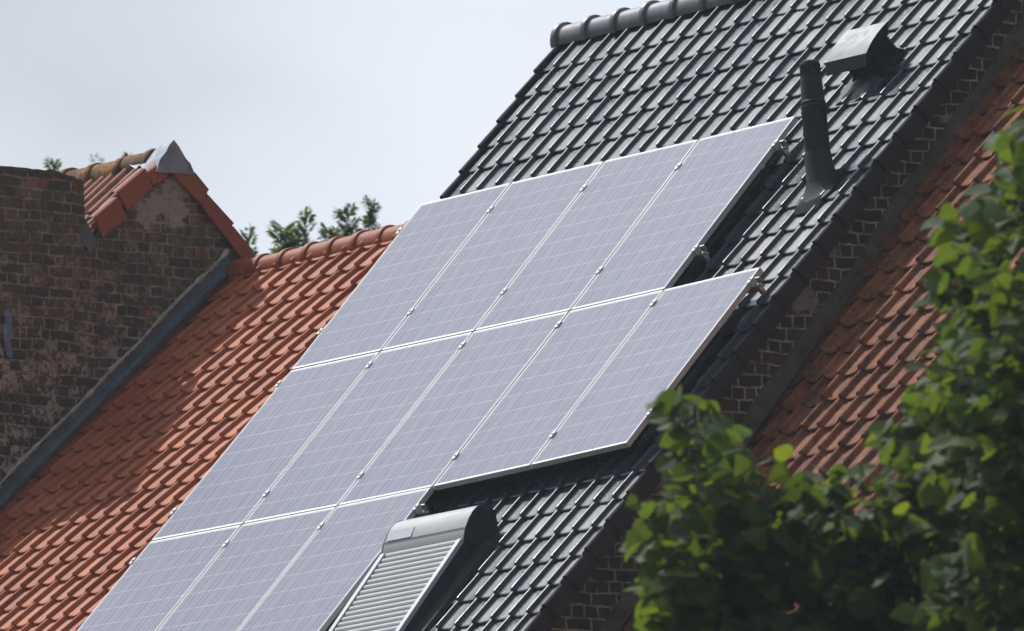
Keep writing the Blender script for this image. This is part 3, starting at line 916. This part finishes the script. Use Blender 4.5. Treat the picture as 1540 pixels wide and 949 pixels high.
# mounting rails with clamps
RAILS = [(0, 0.165, 'upper rail under the top panel row, its end showing beside the flue pipe'),
         (0, 0.770, 'lower rail under the top panel row, its end over the shaded tiles'),
         (1, 0.082, 'upper rail under the middle panel row, its end near the black verge'),
         (1, 0.828, 'lower rail under the middle panel row, its end behind the leafy tips'),
         (2, 0.115, 'upper rail under the bottom panel row, its end above the roller shutter'),
         (2, 0.830, 'lower rail under the bottom panel row, below the photo edge')]
for r, t_, lab in RAILS:
    n = len(TOP[r]) if r != 2 else 4
    def at(c, h=0.0, du=0.0, dv=0.0):
        a, b = TOP[r][c], TOP[r + 1][c]
        return P(lerp(a[0], b[0], t_) + du, lerp(a[1], b[1], t_) + dv, h)
    th_ = thing('mounting_rail', 'aluminium ' + lab, 'rail', at(1, -0.10), 'aluminium rails under the panels')
    mb = MB()
    n_last = n - 1
    e0, e1 = at(0, 0, -0.022), at(n_last, 0, 0.055)
    p0, p1 = at(0, -0.041, -0.022, -0.02), at(n_last, -0.041, 0.055, -0.02)
    up = (at(0, 0.01) - at(0, 0)) * 100
    sl = (P(0, 0.04, 0) - P(0, 0, 0))
    mb.box(p0, p1 - p0, sl, up * -0.040)
    mb.build('rail', ALU_SIDE, th_, bevel=0.002)
    for c in range(n):
        end = c in (0, n_last)
        du = -0.006 if c == 0 else (0.006 if c == n_last else 0.0)
        mb = MB()
        wv, lv = (0.034 if not end else 0.030), 0.060
        mb.box(at(c, 0.0012, du - wv / 2, -lv / 2), P(wv, 0, 0) - P(0, 0, 0), P(0, lv, 0) - P(0, 0, 0), up * 0.006)
        mb.box(at(c, -0.040, du - 0.007, -lv / 2 + 0.004), P(0.014, 0, 0) - P(0, 0, 0), P(0, lv - 0.008, 0) - P(0, 0, 0), up * 0.0410)
        mb.build('clamp', ALU, th_, bevel=0.0015)
        mb = MB()
        mb.tube([at(c, 0.006, du), at(c, 0.013, du)], [0.008, 0.0075], 6)
        mb.build('bolt', STEEL, th_)
    # roof hook visible at the right end
    mb = MB()
    q0 = at(n_last, -0.083, 0.035, -0.015)
    mb.box(q0 - P(0.02, 0, 0) + P(0, 0, 0), P(0.03, 0, 0) - P(0, 0, 0), P(0, 0.03, 0) - P(0, 0, 0), up * -0.03)
    mb.tube([at(n_last, -0.055, 0.056, 0.0), at(n_last, -0.055, 0.092, 0.0)], [0.010, 0.008], 8)
    mb.box(at(n_last, -0.048, 0.020, 0.020), P(0.045, 0, 0) - P(0, 0, 0), P(0, 0.012, 0) - P(0, 0, 0), up * 0.042)
    mb.build('roof_hook', STEEL, th_, bevel=0.001)

# ------------------------------------------------------------------ FLUE PIPE
pb = T(4.66, -0.70, 0.0)
fl = thing('flue_pipe', 'black ribbed flue pipe standing on the black roof near the verge', 'flue pipe', T(4.66, -0.70, 0.0))
ax0 = Vector((4.675, pb.y + 0.010, pb.z + 0.02)); ax1 = Vector((4.585, pb.y + 0.02, pb.z + 0.88))
axd = (ax1 - ax0)
def lathe(prof, n=28):
    mb = MB()
    d = axd.normalized(); a = d.cross(Vector((0, 1, 0))).normalized(); b = d.cross(a)
    rows = []
    for (s, rr) in prof:
        c = ax0 + axd * s
        rows.append([c + (a * math.cos(2 * math.pi * i / n) + b * math.sin(2 * math.pi * i / n)) * rr for i in range(n)])
    ids = mb.grid(rows, 0.5, closed=True)
    return mb, ids
mb, ids = lathe([(-0.1, 0.082), (0.60, 0.081), (0.605, 0.084), (0.618, 0.084), (0.622, 0.078), (0.632, 0.078), (0.636, 0.084), (0.650, 0.084), (0.654, 0.077), (0.666, 0.077), (0.670, 0.082), (0.684, 0.082), (0.69, 0.077), (0.89, 0.068)])
mb.build('pipe', PIPE, fl, smooth=35)
mb, ids = lathe([(0.885, 0.067), (0.89, 0.070), (0.90, 0.070), (0.905, 0.060), (0.965, 0.060), (0.968, 0.066), (0.99, 0.062), (1.0, 0.050), (1.0, 0.001)])
mb.build('cap', PIPE, fl, smooth=35)
d = axd.normalized(); aa = d.cross(Vector((0, 1, 0))).normalized(); bb = d.cross(aa)
for i in range(18):
    ang = 2 * math.pi * i / 18
    rad = aa * math.cos(ang) + bb * math.sin(ang)
    mb = MB()
    tv = d.cross(rad)
    mb.box(ax0 + axd * 0.90 + rad * 0.058 - tv * 0.004, rad * 0.010, tv * 0.008, axd * 0.072)
    mb.build('cap_fin', PIPE, fl)
# collar that flares onto the tiles
mb = MB()
rows = []
nn = 32
for k, (s, rr, w_) in enumerate([(0.30, 0.084, 0.0), (0.24, 0.090, 0.0), (0.10, 0.104, 0.35), (0.0, 0.125, 0.75), (-0.05, 0.150, 1.0)]):
    c = ax0 + axd * s
    row = []
    for i in range(nn):
        ang = 2 * math.pi * i / nn
        p = c + (aa * math.cos(ang) + bb * math.sin(ang)) * rr
        # foot follows the roof slope
        uu = p.x; vv = (p.y - T.y0) * T.c + (p.z - T.z0) * T.s
        foot = T(4.69 + (uu - 4.675) * 1.0, -0.70 + (vv + 0.70) * 1.35 - 0.02, 0.038)
        row.append(p.lerp(foot, w_))
    rows.append(row)
mb.grid(rows, 0.5, closed=True)
mb.build('collar', PIPE, fl, smooth=45)
mb = MB()
rows = []
for j in range(9):
    row = []
    for i in range(9):
        uu = 4.58 + 0.24 * i / 8; vv = -0.92 + 0.40 * j / 8
        row.append(T(uu, vv, 0.046 + 0.010 * mnoise.noise(Vector((uu * 18, vv * 18, 0))) - (0.02 if i in (0, 8) or j == 0 else 0)))
    rows.append(row)
mb.grid(rows, 0.5)
mb.build('flashing', m_simple('dull_brown_lead', (0.018, 0.018, 0.020), 0.9, 0.15, var=0.4, scale=12, bump=0.3), fl, smooth=60)

# ------------------------------------------------------------------ VENT COWL
vc = thing('vent_cowl', 'grey sheet metal vent cowl on the upper right of the black roof', 'roof vent', T(4.15, 0.60, 0.0))
NV = T(0, 0, 1) - T(0, 0, 0)
def HP(u, v, h): return T(u, v, h)
# curved cover: profile in (v, h), steeper at its lower edge
cover = [(0.470, 0.236), (0.520, 0.248), (0.575, 0.257), (0.630, 0.2605), (0.690, 0.2600), (0.760, 0.256)]
mb = MB()
rows = [[HP(3.995, v, h) for v, h in cover], [HP(4.415, v, h) for v, h in cover]]
mb.grid(list(zip(*rows)), 0.5)
mb.build('cover', HOOD, vc, smooth=60)
mb = MB()       # lip all round
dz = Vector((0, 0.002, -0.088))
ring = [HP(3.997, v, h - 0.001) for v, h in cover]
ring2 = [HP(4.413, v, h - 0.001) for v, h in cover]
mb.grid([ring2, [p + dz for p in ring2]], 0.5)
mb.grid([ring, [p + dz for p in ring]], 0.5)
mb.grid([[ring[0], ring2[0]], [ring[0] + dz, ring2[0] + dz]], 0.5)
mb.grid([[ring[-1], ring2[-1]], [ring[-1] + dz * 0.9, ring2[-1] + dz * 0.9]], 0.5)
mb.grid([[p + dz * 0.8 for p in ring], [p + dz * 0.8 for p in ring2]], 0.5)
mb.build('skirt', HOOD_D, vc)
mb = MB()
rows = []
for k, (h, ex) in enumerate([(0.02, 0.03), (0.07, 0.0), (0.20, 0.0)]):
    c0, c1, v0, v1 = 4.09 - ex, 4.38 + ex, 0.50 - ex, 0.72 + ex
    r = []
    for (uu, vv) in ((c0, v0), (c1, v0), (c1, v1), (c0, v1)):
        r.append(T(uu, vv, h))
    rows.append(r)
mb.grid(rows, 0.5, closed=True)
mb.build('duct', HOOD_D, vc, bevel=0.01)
mb = MB()
for i in range(7):      # louvre slats on the side of the duct
    mb.box(T(4.382, 0.51 + 0.0, 0.075 + 0.018 * i), Vector((0.012, 0, 0)), T(0, 0.20, 0) - T(0, 0, 0), NV * 0.006)
mb.build('louvre', HOOD_D, vc)
mb = MB()
rows = []
for j in range(19):
    row = []
    for i in range(15):
        uu = 3.98 + 0.42 * i / 14; vv = 0.27 + 0.50 * j / 18
        k = (uu - 4.1) / 0.1965
        roll = 0.030 * max(0, math.sin(2 * math.pi * k + 0.4))
        edge = min(i, 14 - i, j + 0.5, 18 - j) / 2.0
        wv = 0.020 * mnoise.noise(Vector((uu * 11, vv * 9, 2.0))) + 0.012 * mnoise.noise(Vector((uu * 30, vv * 26, 4.0)))
        jag = 0.020 * mnoise.noise(Vector((i * 0.8, 1, 5))) if j == 0 else 0
        row.append(T(uu, vv + jag, 0.030 + roll * 0.7 + wv * 0.8 + (0 if edge >= 1 else -0.012)))
    rows.append(row)
mb.grid(rows, 0.5)
mb.build('lead_apron', m_simple('crumpled_grey_lead', (0.12, 0.12, 0.125), 0.65, 0.3, 0.2, var=0.35, scale=14, bump=0.3, bscale=30), vc, smooth=60)

# ------------------------------------------------------------------ ROOF WINDOW with roller shutter
rw = thing('roof_window', 'roof window behind a closed grey slatted roller shutter beside the panels', 'roof window', T(3.5, -5.1, 0.0))
SX0, SX1 = 3.10, 3.95
def sh(v): return 0.182 + (v + 4.07) * 0.062      # height of the shutter face over the tiles
# box: rounded profile (v, h)
prof = [(-4.006, 0.148), (-4.012, 0.166), (-4.000, 0.180), (-3.945, 0.211), (-3.880, 0.231), (-3.825, 0.240), (-3.775, 0.236), (-3.725, 0.210), (-3.700, 0.165), (-3.705, 0.120), (-3.74, 0.06), (-3.78, 0.03), (-3.95, 0.03)]
mb = MB()
mb.prism([T(SX0, v, h) for v, h in prof], (SX1 - SX0, 0, 0))
mb.build('shutter_box', SHUT, rw, smooth=35)
mb = MB()
pc = [(v + (v + 3.86) * 0.03, h + (h - 0.14) * 0.04) for v, h in prof]
mb.prism([T(SX1 + 0.0015, v, h) for v, h in pc], (0.012, 0, 0))
mb.build('end_cap', ANTHR, rw, bevel=0.002)
mb = MB()
mb.prism([T(SX0 - 0.0135, v, h) for v, h in pc], (0.012, 0, 0))
mb.build('end_cap', SHUT, rw, bevel=0.002)
mb = MB()       # seam strip and small solar cell let into the box
mb.box(T(SX0 + 0.004, -3.947, 0.2135), (SX1 - SX0 - 0.008, 0, 0), T(0, 0.004, 0.0012) - T(0, 0, 0), NV * 0.0015)
mb.build('seam', ANTHR, rw)
mb = MB()
b0 = T(SX0 + 0.03, -3.936, 0.2168)
mb.box(b0, (0.25, 0, 0), T(0, 0.075, 0.0195) - T(0, 0, 0), NV * 0.003)
mb.build('solar_strip', m_simple('small_solar_cell', (0.40, 0.42, 0.46), 0.25, 0.5, 0.1, var=0.05), rw, bevel=0.001)
# curtain
mb = MB()
rows = []
v = -4.00
per = 0.0465
while v > -5.10:
    for f, hh in ((0.0, 0.0), (0.12, 0.008), (0.35, 0.0125), (0.6, 0.011), (0.85, 0.004), (0.97, -0.004)):
        vv = v - per * f
        rows.append([T(SX0 + 0.052, vv, sh(vv) - 0.018 + hh), T(SX1 - 0.048, vv, sh(vv) - 0.018 + hh)])
    v -= per
mb.grid(rows, 0.5)
mb.build('shutter_curtain', SHUT, rw, smooth=50)
for xx in (SX0, SX1 - 0.046):
    mb = MB()
    mb.prism([T(xx, -4.012, sh(-4.01) + 0.001), T(xx + 0.046, -4.012, sh(-4.01) + 0.001), T(xx + 0.046, -5.12, sh(-5.12) + 0.001), T(xx, -5.12, sh(-5.12) + 0.001)], NV * -0.03)
    mb.build('guide_rail', SHUT_RAIL, rw, bevel=0.003)
mb = MB()
for xx in (SX0 + 0.004, SX1 - 0.034):
    mb.prism([T(xx, -3.76, 0.12), T(xx, -4.0, sh(-4.0) - 0.032), T(xx, -5.12, sh(-5.12) - 0.032), T(xx, -5.12, -0.02), T(xx, -3.76, -0.02)], (0.030, 0, 0))
mb.box(T(SX0 + 0.036, -5.12, -0.02), (SX1 - SX0 - 0.072, 0, 0), T(0, 0.03, 0) - T(0, 0, 0), NV * 0.10)
mb.build('window_frame', ANTHR, rw)
mb = MB()       # apron on the right-hand tiles
mb.grid([[T(SX1 + 0.001, -3.90, 0.062), T(SX1 + 0.10, -3.90, 0.048)], [T(SX1 + 0.001, -5.2, 0.062), T(SX1 + 0.10, -5.2, 0.048)]], 0.5)
mb.grid([[T(SX1 + 0.10, -3.90, 0.048), T(SX1 + 0.115, -3.90, 0.02)], [T(SX1 + 0.10, -5.2, 0.048), T(SX1 + 0.115, -5.2, 0.02)]], 0.5)
mb.build('flashing', ANTHR, rw)

# ------------------------------------------------------------------ TREES
HALF = [(0.0, 0.0), (0.16, -0.10), (0.36, -0.04), (0.48, 0.16), (0.49, 0.38), (0.38, 0.62), (0.20, 0.82), (0.0, 1.02)]


def add_leaf(mb, p, d, nrm, size, tint, fold=0.35, curl=0.25):
    """heart-shaped leaf: base at p, pointing along d, face normal nrm"""
    d = d.normalized(); s = d.cross(nrm).normalized(); n = s.cross(d)
    sp = [mb.vert(p + d * (size * t) + n * (-curl * size * t * t)) for t in (0.0, 0.5, 1.0)]
    for sg in (1, -1):
        e = []
        for (x, y) in HALF[1:-1]:
            q = p + d * (size * y) + s * (sg * x * size) + n * (size * (fold * x * 0.6 - curl * y * y - 0.25 * x * x))
            e.append(mb.vert(q))
        fs = [(sp[0], e[0], e[1], e[2]), (sp[0], e[2], e[3], sp[1]), (sp[1], e[3], e[4], e[5]), (sp[1], e[5], sp[2])]
        for f in fs:
            mb.face(f if sg > 0 else f[::-1], tint)


def pip(x, y, poly):
    c = False
    j = len(poly) - 1
    for i in range(len(poly)):
        xi, yi = poly[i]; xj, yj = poly[j]
        if (yi > y) != (yj > y) and x < (xj - xi) * (y - yi) / (yj - yi) + xi: c = not c
        j = i
    return c


# linden: crown described in the tree's own frame (a = along the street side, z = up, b = depth)
EA = Vector((0.61, 0.79, 0)).normalized(); EB = Vector((-0.79, 0.61, 0)).normalized(); EZ = Vector((0, 0, 1))
LA = EA * 0.05 + Vector((65.739, -50.310, -13.071)) + Vector((-0.7811831, 0.60677588, 0.1468877)) * 60.0 + Vector((0.60986747, 0.79200005, -0.02824172)) * 1.70 - Vector((0.13347146, -0.06752008, 0.98874992)) * 1.04
def LP(a, z, b): return LA + EA * a + EZ * z + EB * b
lt = thing('linden_tree', 'leafy green tree in front, its branches hiding the right-hand roof corner', 'tree', LP(3.2, GROUND - LA.z, 0.5))
outline = [(-1.08, -0.60), (-1.09, -0.38), (-1.12, -0.22), (-1.08, -0.10), (-1.16, 0.0), (-1.12, 0.18), (-0.98, 0.16), (-0.90, 0.26), (-0.97, 0.38), (-0.93, 0.48), (-1.04, 0.60), (-0.98, 0.66), (-0.87, 0.66), (-0.77, 0.57), (-0.64, 0.63),
           (-0.59, 0.50), (-0.51, 0.34), (-0.42, 0.36), (-0.38, 0.46), (-0.29, 0.30), (-0.16, 0.36), (-0.10, 0.24), (-0.02, 0.10), (0.04, 0.18), (0.10, 0.34), (0.06, 0.50), (0.20, 0.52), (0.24, 0.80), (0.42, 0.76), (0.40, 0.98), (0.50, 1.04),
           (0.30, 1.20), (0.30, 1.32), (0.44, 1.28), (0.40, 1.52), (0.54, 1.58), (0.66, 1.68), (0.66, 1.92), (0.78, 2.00),
           (1.0, 2.05), (1.6, 2.7), (2.2, 3.2), (3.6, 3.4), (5.4, 2.6), (6.6, 1.0), (7.0, -1.0), (6.2, -3.2), (4.0, -4.6), (1.6, -4.4), (0.0, -3.0), (-1.0, -1.6)]
lr = random.Random(21)
leaves = MB(); twigs = MB()


def shoot(p, d, n, size, ln, mb=leaves, check=True):
    """a twig with alternate leaves"""
    pts = [p]
    dd = d.normalized()
    pp = p.copy()
    for i in range(n):
        dd = (dd + Vector((lr.gauss(0, .12), lr.gauss(0, .12), lr.gauss(-0.05, .10)))).normalized()
        pp = pp + dd * (ln / n)
        pts.append(pp.copy())
        rel = pp - LA
        if check and not pip(rel.dot(EA), rel.z, outline): break
        side = dd.cross(EZ)
        if side.length < .1: side = EA.copy()
        side = side.normalized() * (1 if i % 2 else -1)
        ld = (dd * lr.uniform(0.1, .7) + side * lr.uniform(.5, 1.0) + Vector((lr.gauss(0, .3), lr.gauss(0, .3), lr.uniform(-.9, 0.1)))).normalized()
        nm = (EZ * lr.uniform(.3, 1.0) + Vector((lr.gauss(0, .5), lr.gauss(0, .5), 0)) - EB * 0.35 * lr.random()).normalized()
        add_leaf(mb, pp + ld * 0.03, ld, nm, size * lr.uniform(.65, 1.15), min(1, max(0, lr.gauss(.45, .25))), fold=lr.uniform(.1, .6), curl=lr.uniform(0, .45))
    twigs.tube(pts, [0.004 * (1 - 0.6 * k / len(pts)) for k in range(len(pts))], 4, cap=False)


# silhouette shoots at the lobes of the crown
tips = [(-1.02, 0.58, 0.0), (-0.82, 0.60, 0.2), (-0.58, 0.58, -0.1), (-1.10, 0.05, 0.1), (-1.15, -0.28, -0.2), (-0.20, 0.32, 0.0), (-0.42, 0.22, 0.3), (0.10, 0.52, 0.2), (0.22, 0.74, -0.1), (0.28, 1.30, 0.0), (0.44, 0.98, 0.1),
        (0.38, 1.52, 0.1), (0.66, 1.82, 0.2), (0.70, 1.60, -0.1), (0.04, 0.30, -0.2), (-0.62, 0.30, 0.2), (-0.92, 0.20, -0.1), (0.30, 1.18, 0.3), (-1.18, -0.55, 0.1), (0.76, 1.90, 0), (-0.75, 0.50, 0.1), (-0.95, 0.42, 0.15)]
for (a, z, b) in tips:
    for k in range(2):
        tip = LP(a + lr.gauss(0, .04), z + lr.gauss(0, .04), b + lr.gauss(0, .15))
        d = (EA * -0.55 + EZ * 0.75 + Vector((lr.gauss(0, .25), lr.gauss(0, .25), lr.gauss(0, .2)))).normalized()
        shoot(tip - d * 0.30, d, 7, 0.125, 0.31)
# body
cnt = 0
for i in range(60000):
    a = lr.uniform(-1.25, 7.0); z = lr.uniform(-4.6, 3.4)
    visible = a < 1.4 and z > -1.3
    if not pip(a, z, outline): continue
    if not visible and lr.random() > 0.16: continue
    if visible and lr.random() > (0.72 if a > 0.2 else 0.62): continue
    # half thickness of the crown grows towards its middle
    t_ = min(1.0, max(0.05, (a + 1.25) / 3.5)) * min(1, max(0.05, (3.2 - z) / 3.0))
    hb = 0.22 + 2.6 * t_ * (0.45 if a < 0.3 else 1.0)
    b = lr.uniform(-1, 1) * hb
    if a > 0.25 and z > 0.85 and visible and lr.random() < 0.45: continue
    # clumps and gaps
    p = LP(a, z, b)
    k = mnoise.noise(p * 1.9) + 0.5 * mnoise.noise(p * 4.3)
    thr = -0.22 if (visible and a > 0.3) else (-0.10 if visible else -0.06)
    if k < thr: continue
    edge = 0.0
    if a < 0.15 and -0.62 < a and z > 0.0 and lr.random() < 0.35: continue
    d = (EA * (-0.5 if a < 2 else 0.4) + EZ * 0.5 + Vector((lr.gauss(0, .5), lr.gauss(0, .5), lr.gauss(0, .4)))).normalized()
    shoot(p, d, 5 if visible else 6, 0.122 if visible else 0.15, 0.24)
    cnt += 1
    if cnt > 3600: break
print('shoots', cnt, 'leaf faces', len(leaves.f))
LEAFM = m_leaf('linden_leaf', (0.046, 0.078, 0.034), (0.074, 0.118, 0.038), (0.130, 0.168, 0.036), trans=0.50, gloss=0.6)
BARK = m_simple('grey_bark', (0.12, 0.10, 0.075), 0.9, 0.2, var=0.4, scale=20, bump=0.6)
cr_ = leaves.build('crown', LEAFM, lt, recalc=False)
tw_ = twigs.build('twigs', BARK, lt, recalc=False)
mb = MB()
mb.tube([LP(3.2, GROUND - LA.z, 0.5), LP(3.15, GROUND - LA.z + 2.5, 0.5), LP(3.05, -2.6, 0.45), LP(3.0, -0.2, 0.4), LP(2.95, 1.6, 0.4), LP(2.9, 2.8, 0.4)], [0.24, 0.19, 0.16, 0.11, 0.06, 0.02], 12)
mb.build('trunk', BARK, lt, smooth=60)
for (a, z, b, z0) in [(-0.9, 0.3, 0.0, -2.8), (-0.7, -0.3, 0.3, -2.9), (-0.3, 0.2, 0.2, -2.2), (0.4, 1.2, 0.1, -1.4), (0.7, 1.9, 0.1, -0.9), (0.3, 0.5, -0.4, -2.0), (1.3, 2.4, 0.5, 0.0), (5.5, 1.5, 0.4, -1.5), (5.8, -0.8, 0.3, -2.6), (4.4, 2.4, -0.6, -0.6), (3.2, 0.2, 2.2, -1.8), (3.0, 0.0, -1.8, -2.0), (1.0, -2.4, -0.6, -3.4), (4.6, -2.6, 0.6, -3.3)]:
    mb = MB()
    s = Vector((3.05, z0, 0.45))
    pts = []
    for k in range(7):
        f = k / 6
        pts.append(LP(lerp(3.05, a, f), lerp(z0, z, f) - 0.5 * math.sin(f * math.pi) * (0.5 if z > z0 else 0), lerp(0.45, b, f) + 0.06 * math.sin(f * 9)))
    mb.tube(pts, [0.085 * (1 - 0.92 * k / 6) for k in range(7)], 7)
    mb.build('branch', BARK, lt, smooth=60)

# ash trees behind the roofs
ASHM = m_leaf('ash_leaf', (0.055, 0.095, 0.050), (0.080, 0.130, 0.056), (0.12, 0.17, 0.06), trans=0.45, gloss=0.5)


def leaflet(mb, p, d, nrm, ln, wd, tint):
    d = d.normalized(); s = d.cross(nrm).normalized(); n = s.cross(d)
    a = mb.vert(p); b = mb.vert(p + d * ln * .45 + s * wd * .5); c = mb.vert(p + d * ln - n * ln * 0.15); e = mb.vert(p + d * ln * .45 - s * wd * .5)
    mb.face((a, b, c, e), tint)


def pinnate(mb, p, d, ln, rg, tint):
    d = d.normalized()
    nrm = (EZ + Vector((rg.gauss(0, .4), rg.gauss(0, .4), 0))).normalized()
    s = d.cross(nrm).normalized()
    for k in range(5):
        q = p + d * ln * (0.25 + 0.17 * k) - EZ * ln * 0.25 * (k / 5) ** 2
        for sg in (1, -1):
            leaflet(mb, q, d * 0.55 + s * sg * 0.8 - EZ * rg.uniform(0, .5), nrm, ln * 0.55, ln * 0.26, tint)
    leaflet(mb, p + d * ln - EZ * ln * 0.2, d - EZ * 0.3, nrm, ln * 0.42, ln * 0.13, tint)


def ash(name_label, base, centre, rad, tips, seed, n_body):
    rg = random.Random(seed)
    t = thing('ash_tree', name_label, 'tree', (base[0], base[1], GROUND), 'trees behind the roofs')
    mb = MB(); tw = MB()
    for (x, y, z, n, sp, ln) in tips:
        top = Vector((x, y, z)); foot = Vector((x + rg.gauss(0, .1), y + rg.gauss(0, .1), z - 0.6))
        tw.tube([foot, foot.lerp(top, .5), top - EZ * 0.10], [0.012, 0.008, 0.003], 4, cap=False)
        for k in range(n * 2):
            f = (k / (n * 2.0)) ** 0.75
            q = top - EZ * 0.09 - EZ * 0.50 * (1 - f)
            ang = rg.uniform(0, 2 * math.pi)
            d = Vector((math.cos(ang) * sp, math.sin(ang) * sp, rg.uniform(0.1, 0.9) + f * 0.6))
            pinnate(mb, q, d, ln * rg.uniform(.8, 1.15) * (1.0 - 0.35 * f), rg, min(1, max(0, rg.gauss(.5, .25))))
    for i in range(n_body):
        while True:
            v = Vector((rg.uniform(-1, 1), rg.uniform(-1, 1), rg.uniform(-1, 1)))
            if 0.25 < v.length < 1: break
        p = Vector(centre) + Vector((v.x * rad[0], v.y * rad[1], v.z * rad[2]))
        if mnoise.noise(p * 0.9) < -0.12: continue
        d = Vector((v.x, v.y, abs(v.z) * .5 + .2)) + Vector((rg.gauss(0, .4), rg.gauss(0, .4), rg.gauss(0, .3)))
        pinnate(mb, p, d, rg.uniform(.28, .42), rg, min(1, max(0, rg.gauss(.4, .25))))
    mb.build('crown', ASHM, t, recalc=False)
    mb = tw
    c = Vector(centre)
    mb.tube([(base[0], base[1], GROUND), (base[0], base[1], GROUND + 5), (c.x, c.y, c.z - 1), (c.x, c.y, c.z + rad[2] * .8)], [0.25, 0.2, 0.12, 0.02], 10)
    for k in range(9):
        ang = k * 2.4; q = c + Vector((math.cos(ang) * rad[0] * .7, math.sin(ang) * rad[1] * .7, rad[2] * rg.uniform(-.2, .7)))
        mb.tube([c + EZ * (-1 + 0.25 * k - 1), c.lerp(q, .5) - EZ * .1, q], [0.07, 0.04, 0.01], 6)
    mb.build('trunk', BARK, t, smooth=60)
    return t


ash('dark green tree tips showing over the mossy ridge at far left', (-20.4, 12.4), (-20.4, 12.4, 0.6), (2.2, 2.2, 3.0),
    [(-20.88, 12, 4.30, 6, 0.5, 0.17), (-20.86, 12.05, 4.16, 5, 0.6, 0.17), (-20.22, 12, 4.22, 6, 0.6, 0.17), (-20.02, 12.1, 4.20, 5, 0.8, 0.17)], 5, 900)
ash('dark green tree tips showing above the orange-red ridge', (-17.2, 12.2), (-17.2, 12.2, -0.3), (2.0, 2.0, 2.9),
    [(-18.10, 12, 3.26, 7, 0.45, 0.18), (-17.58, 12, 3.26, 16, 0.9, 0.21), (-17.48, 12.05, 3.18, 14, 0.8, 0.20), (-17.28, 12, 3.33, 9, 0.35, 0.17), (-16.97, 12, 3.12, 12, 0.9, 0.20), (-16.70, 12, 3.26, 13, 0.5, 0.19), (-16.80, 12, 3.10, 10, 0.8, 0.19), (-16.36, 12, 3.27, 13, 0.40, 0.18)], 9, 900)

# ------------------------------------------------------------------ thin summer haze over the whole place
hm = bpy.data.materials.new('summer_haze'); hm.use_nodes = True
hn = hm.node_tree; hn.nodes.clear()
ho = hn.nodes.new('ShaderNodeOutputMaterial'); hv = hn.nodes.new('ShaderNodeVolumePrincipled')
hv.inputs['Color'].default_value = (0.82, 0.90, 1.0, 1)
hv.inputs['Density'].default_value = 0.00030
hv.inputs['Anisotropy'].default_value = 0.3
hn.links.new(hv.outputs[0], ho.inputs['Volume'])
mb = MB()
mb.box((-950, -950, GROUND - 1.0), (1900, 0, 0), (0, 1900, 0), (0, 0, 1.0 + Z0 + 5.4))
o = mb.build('haze', hm)
o['kind'] = 'stuff'
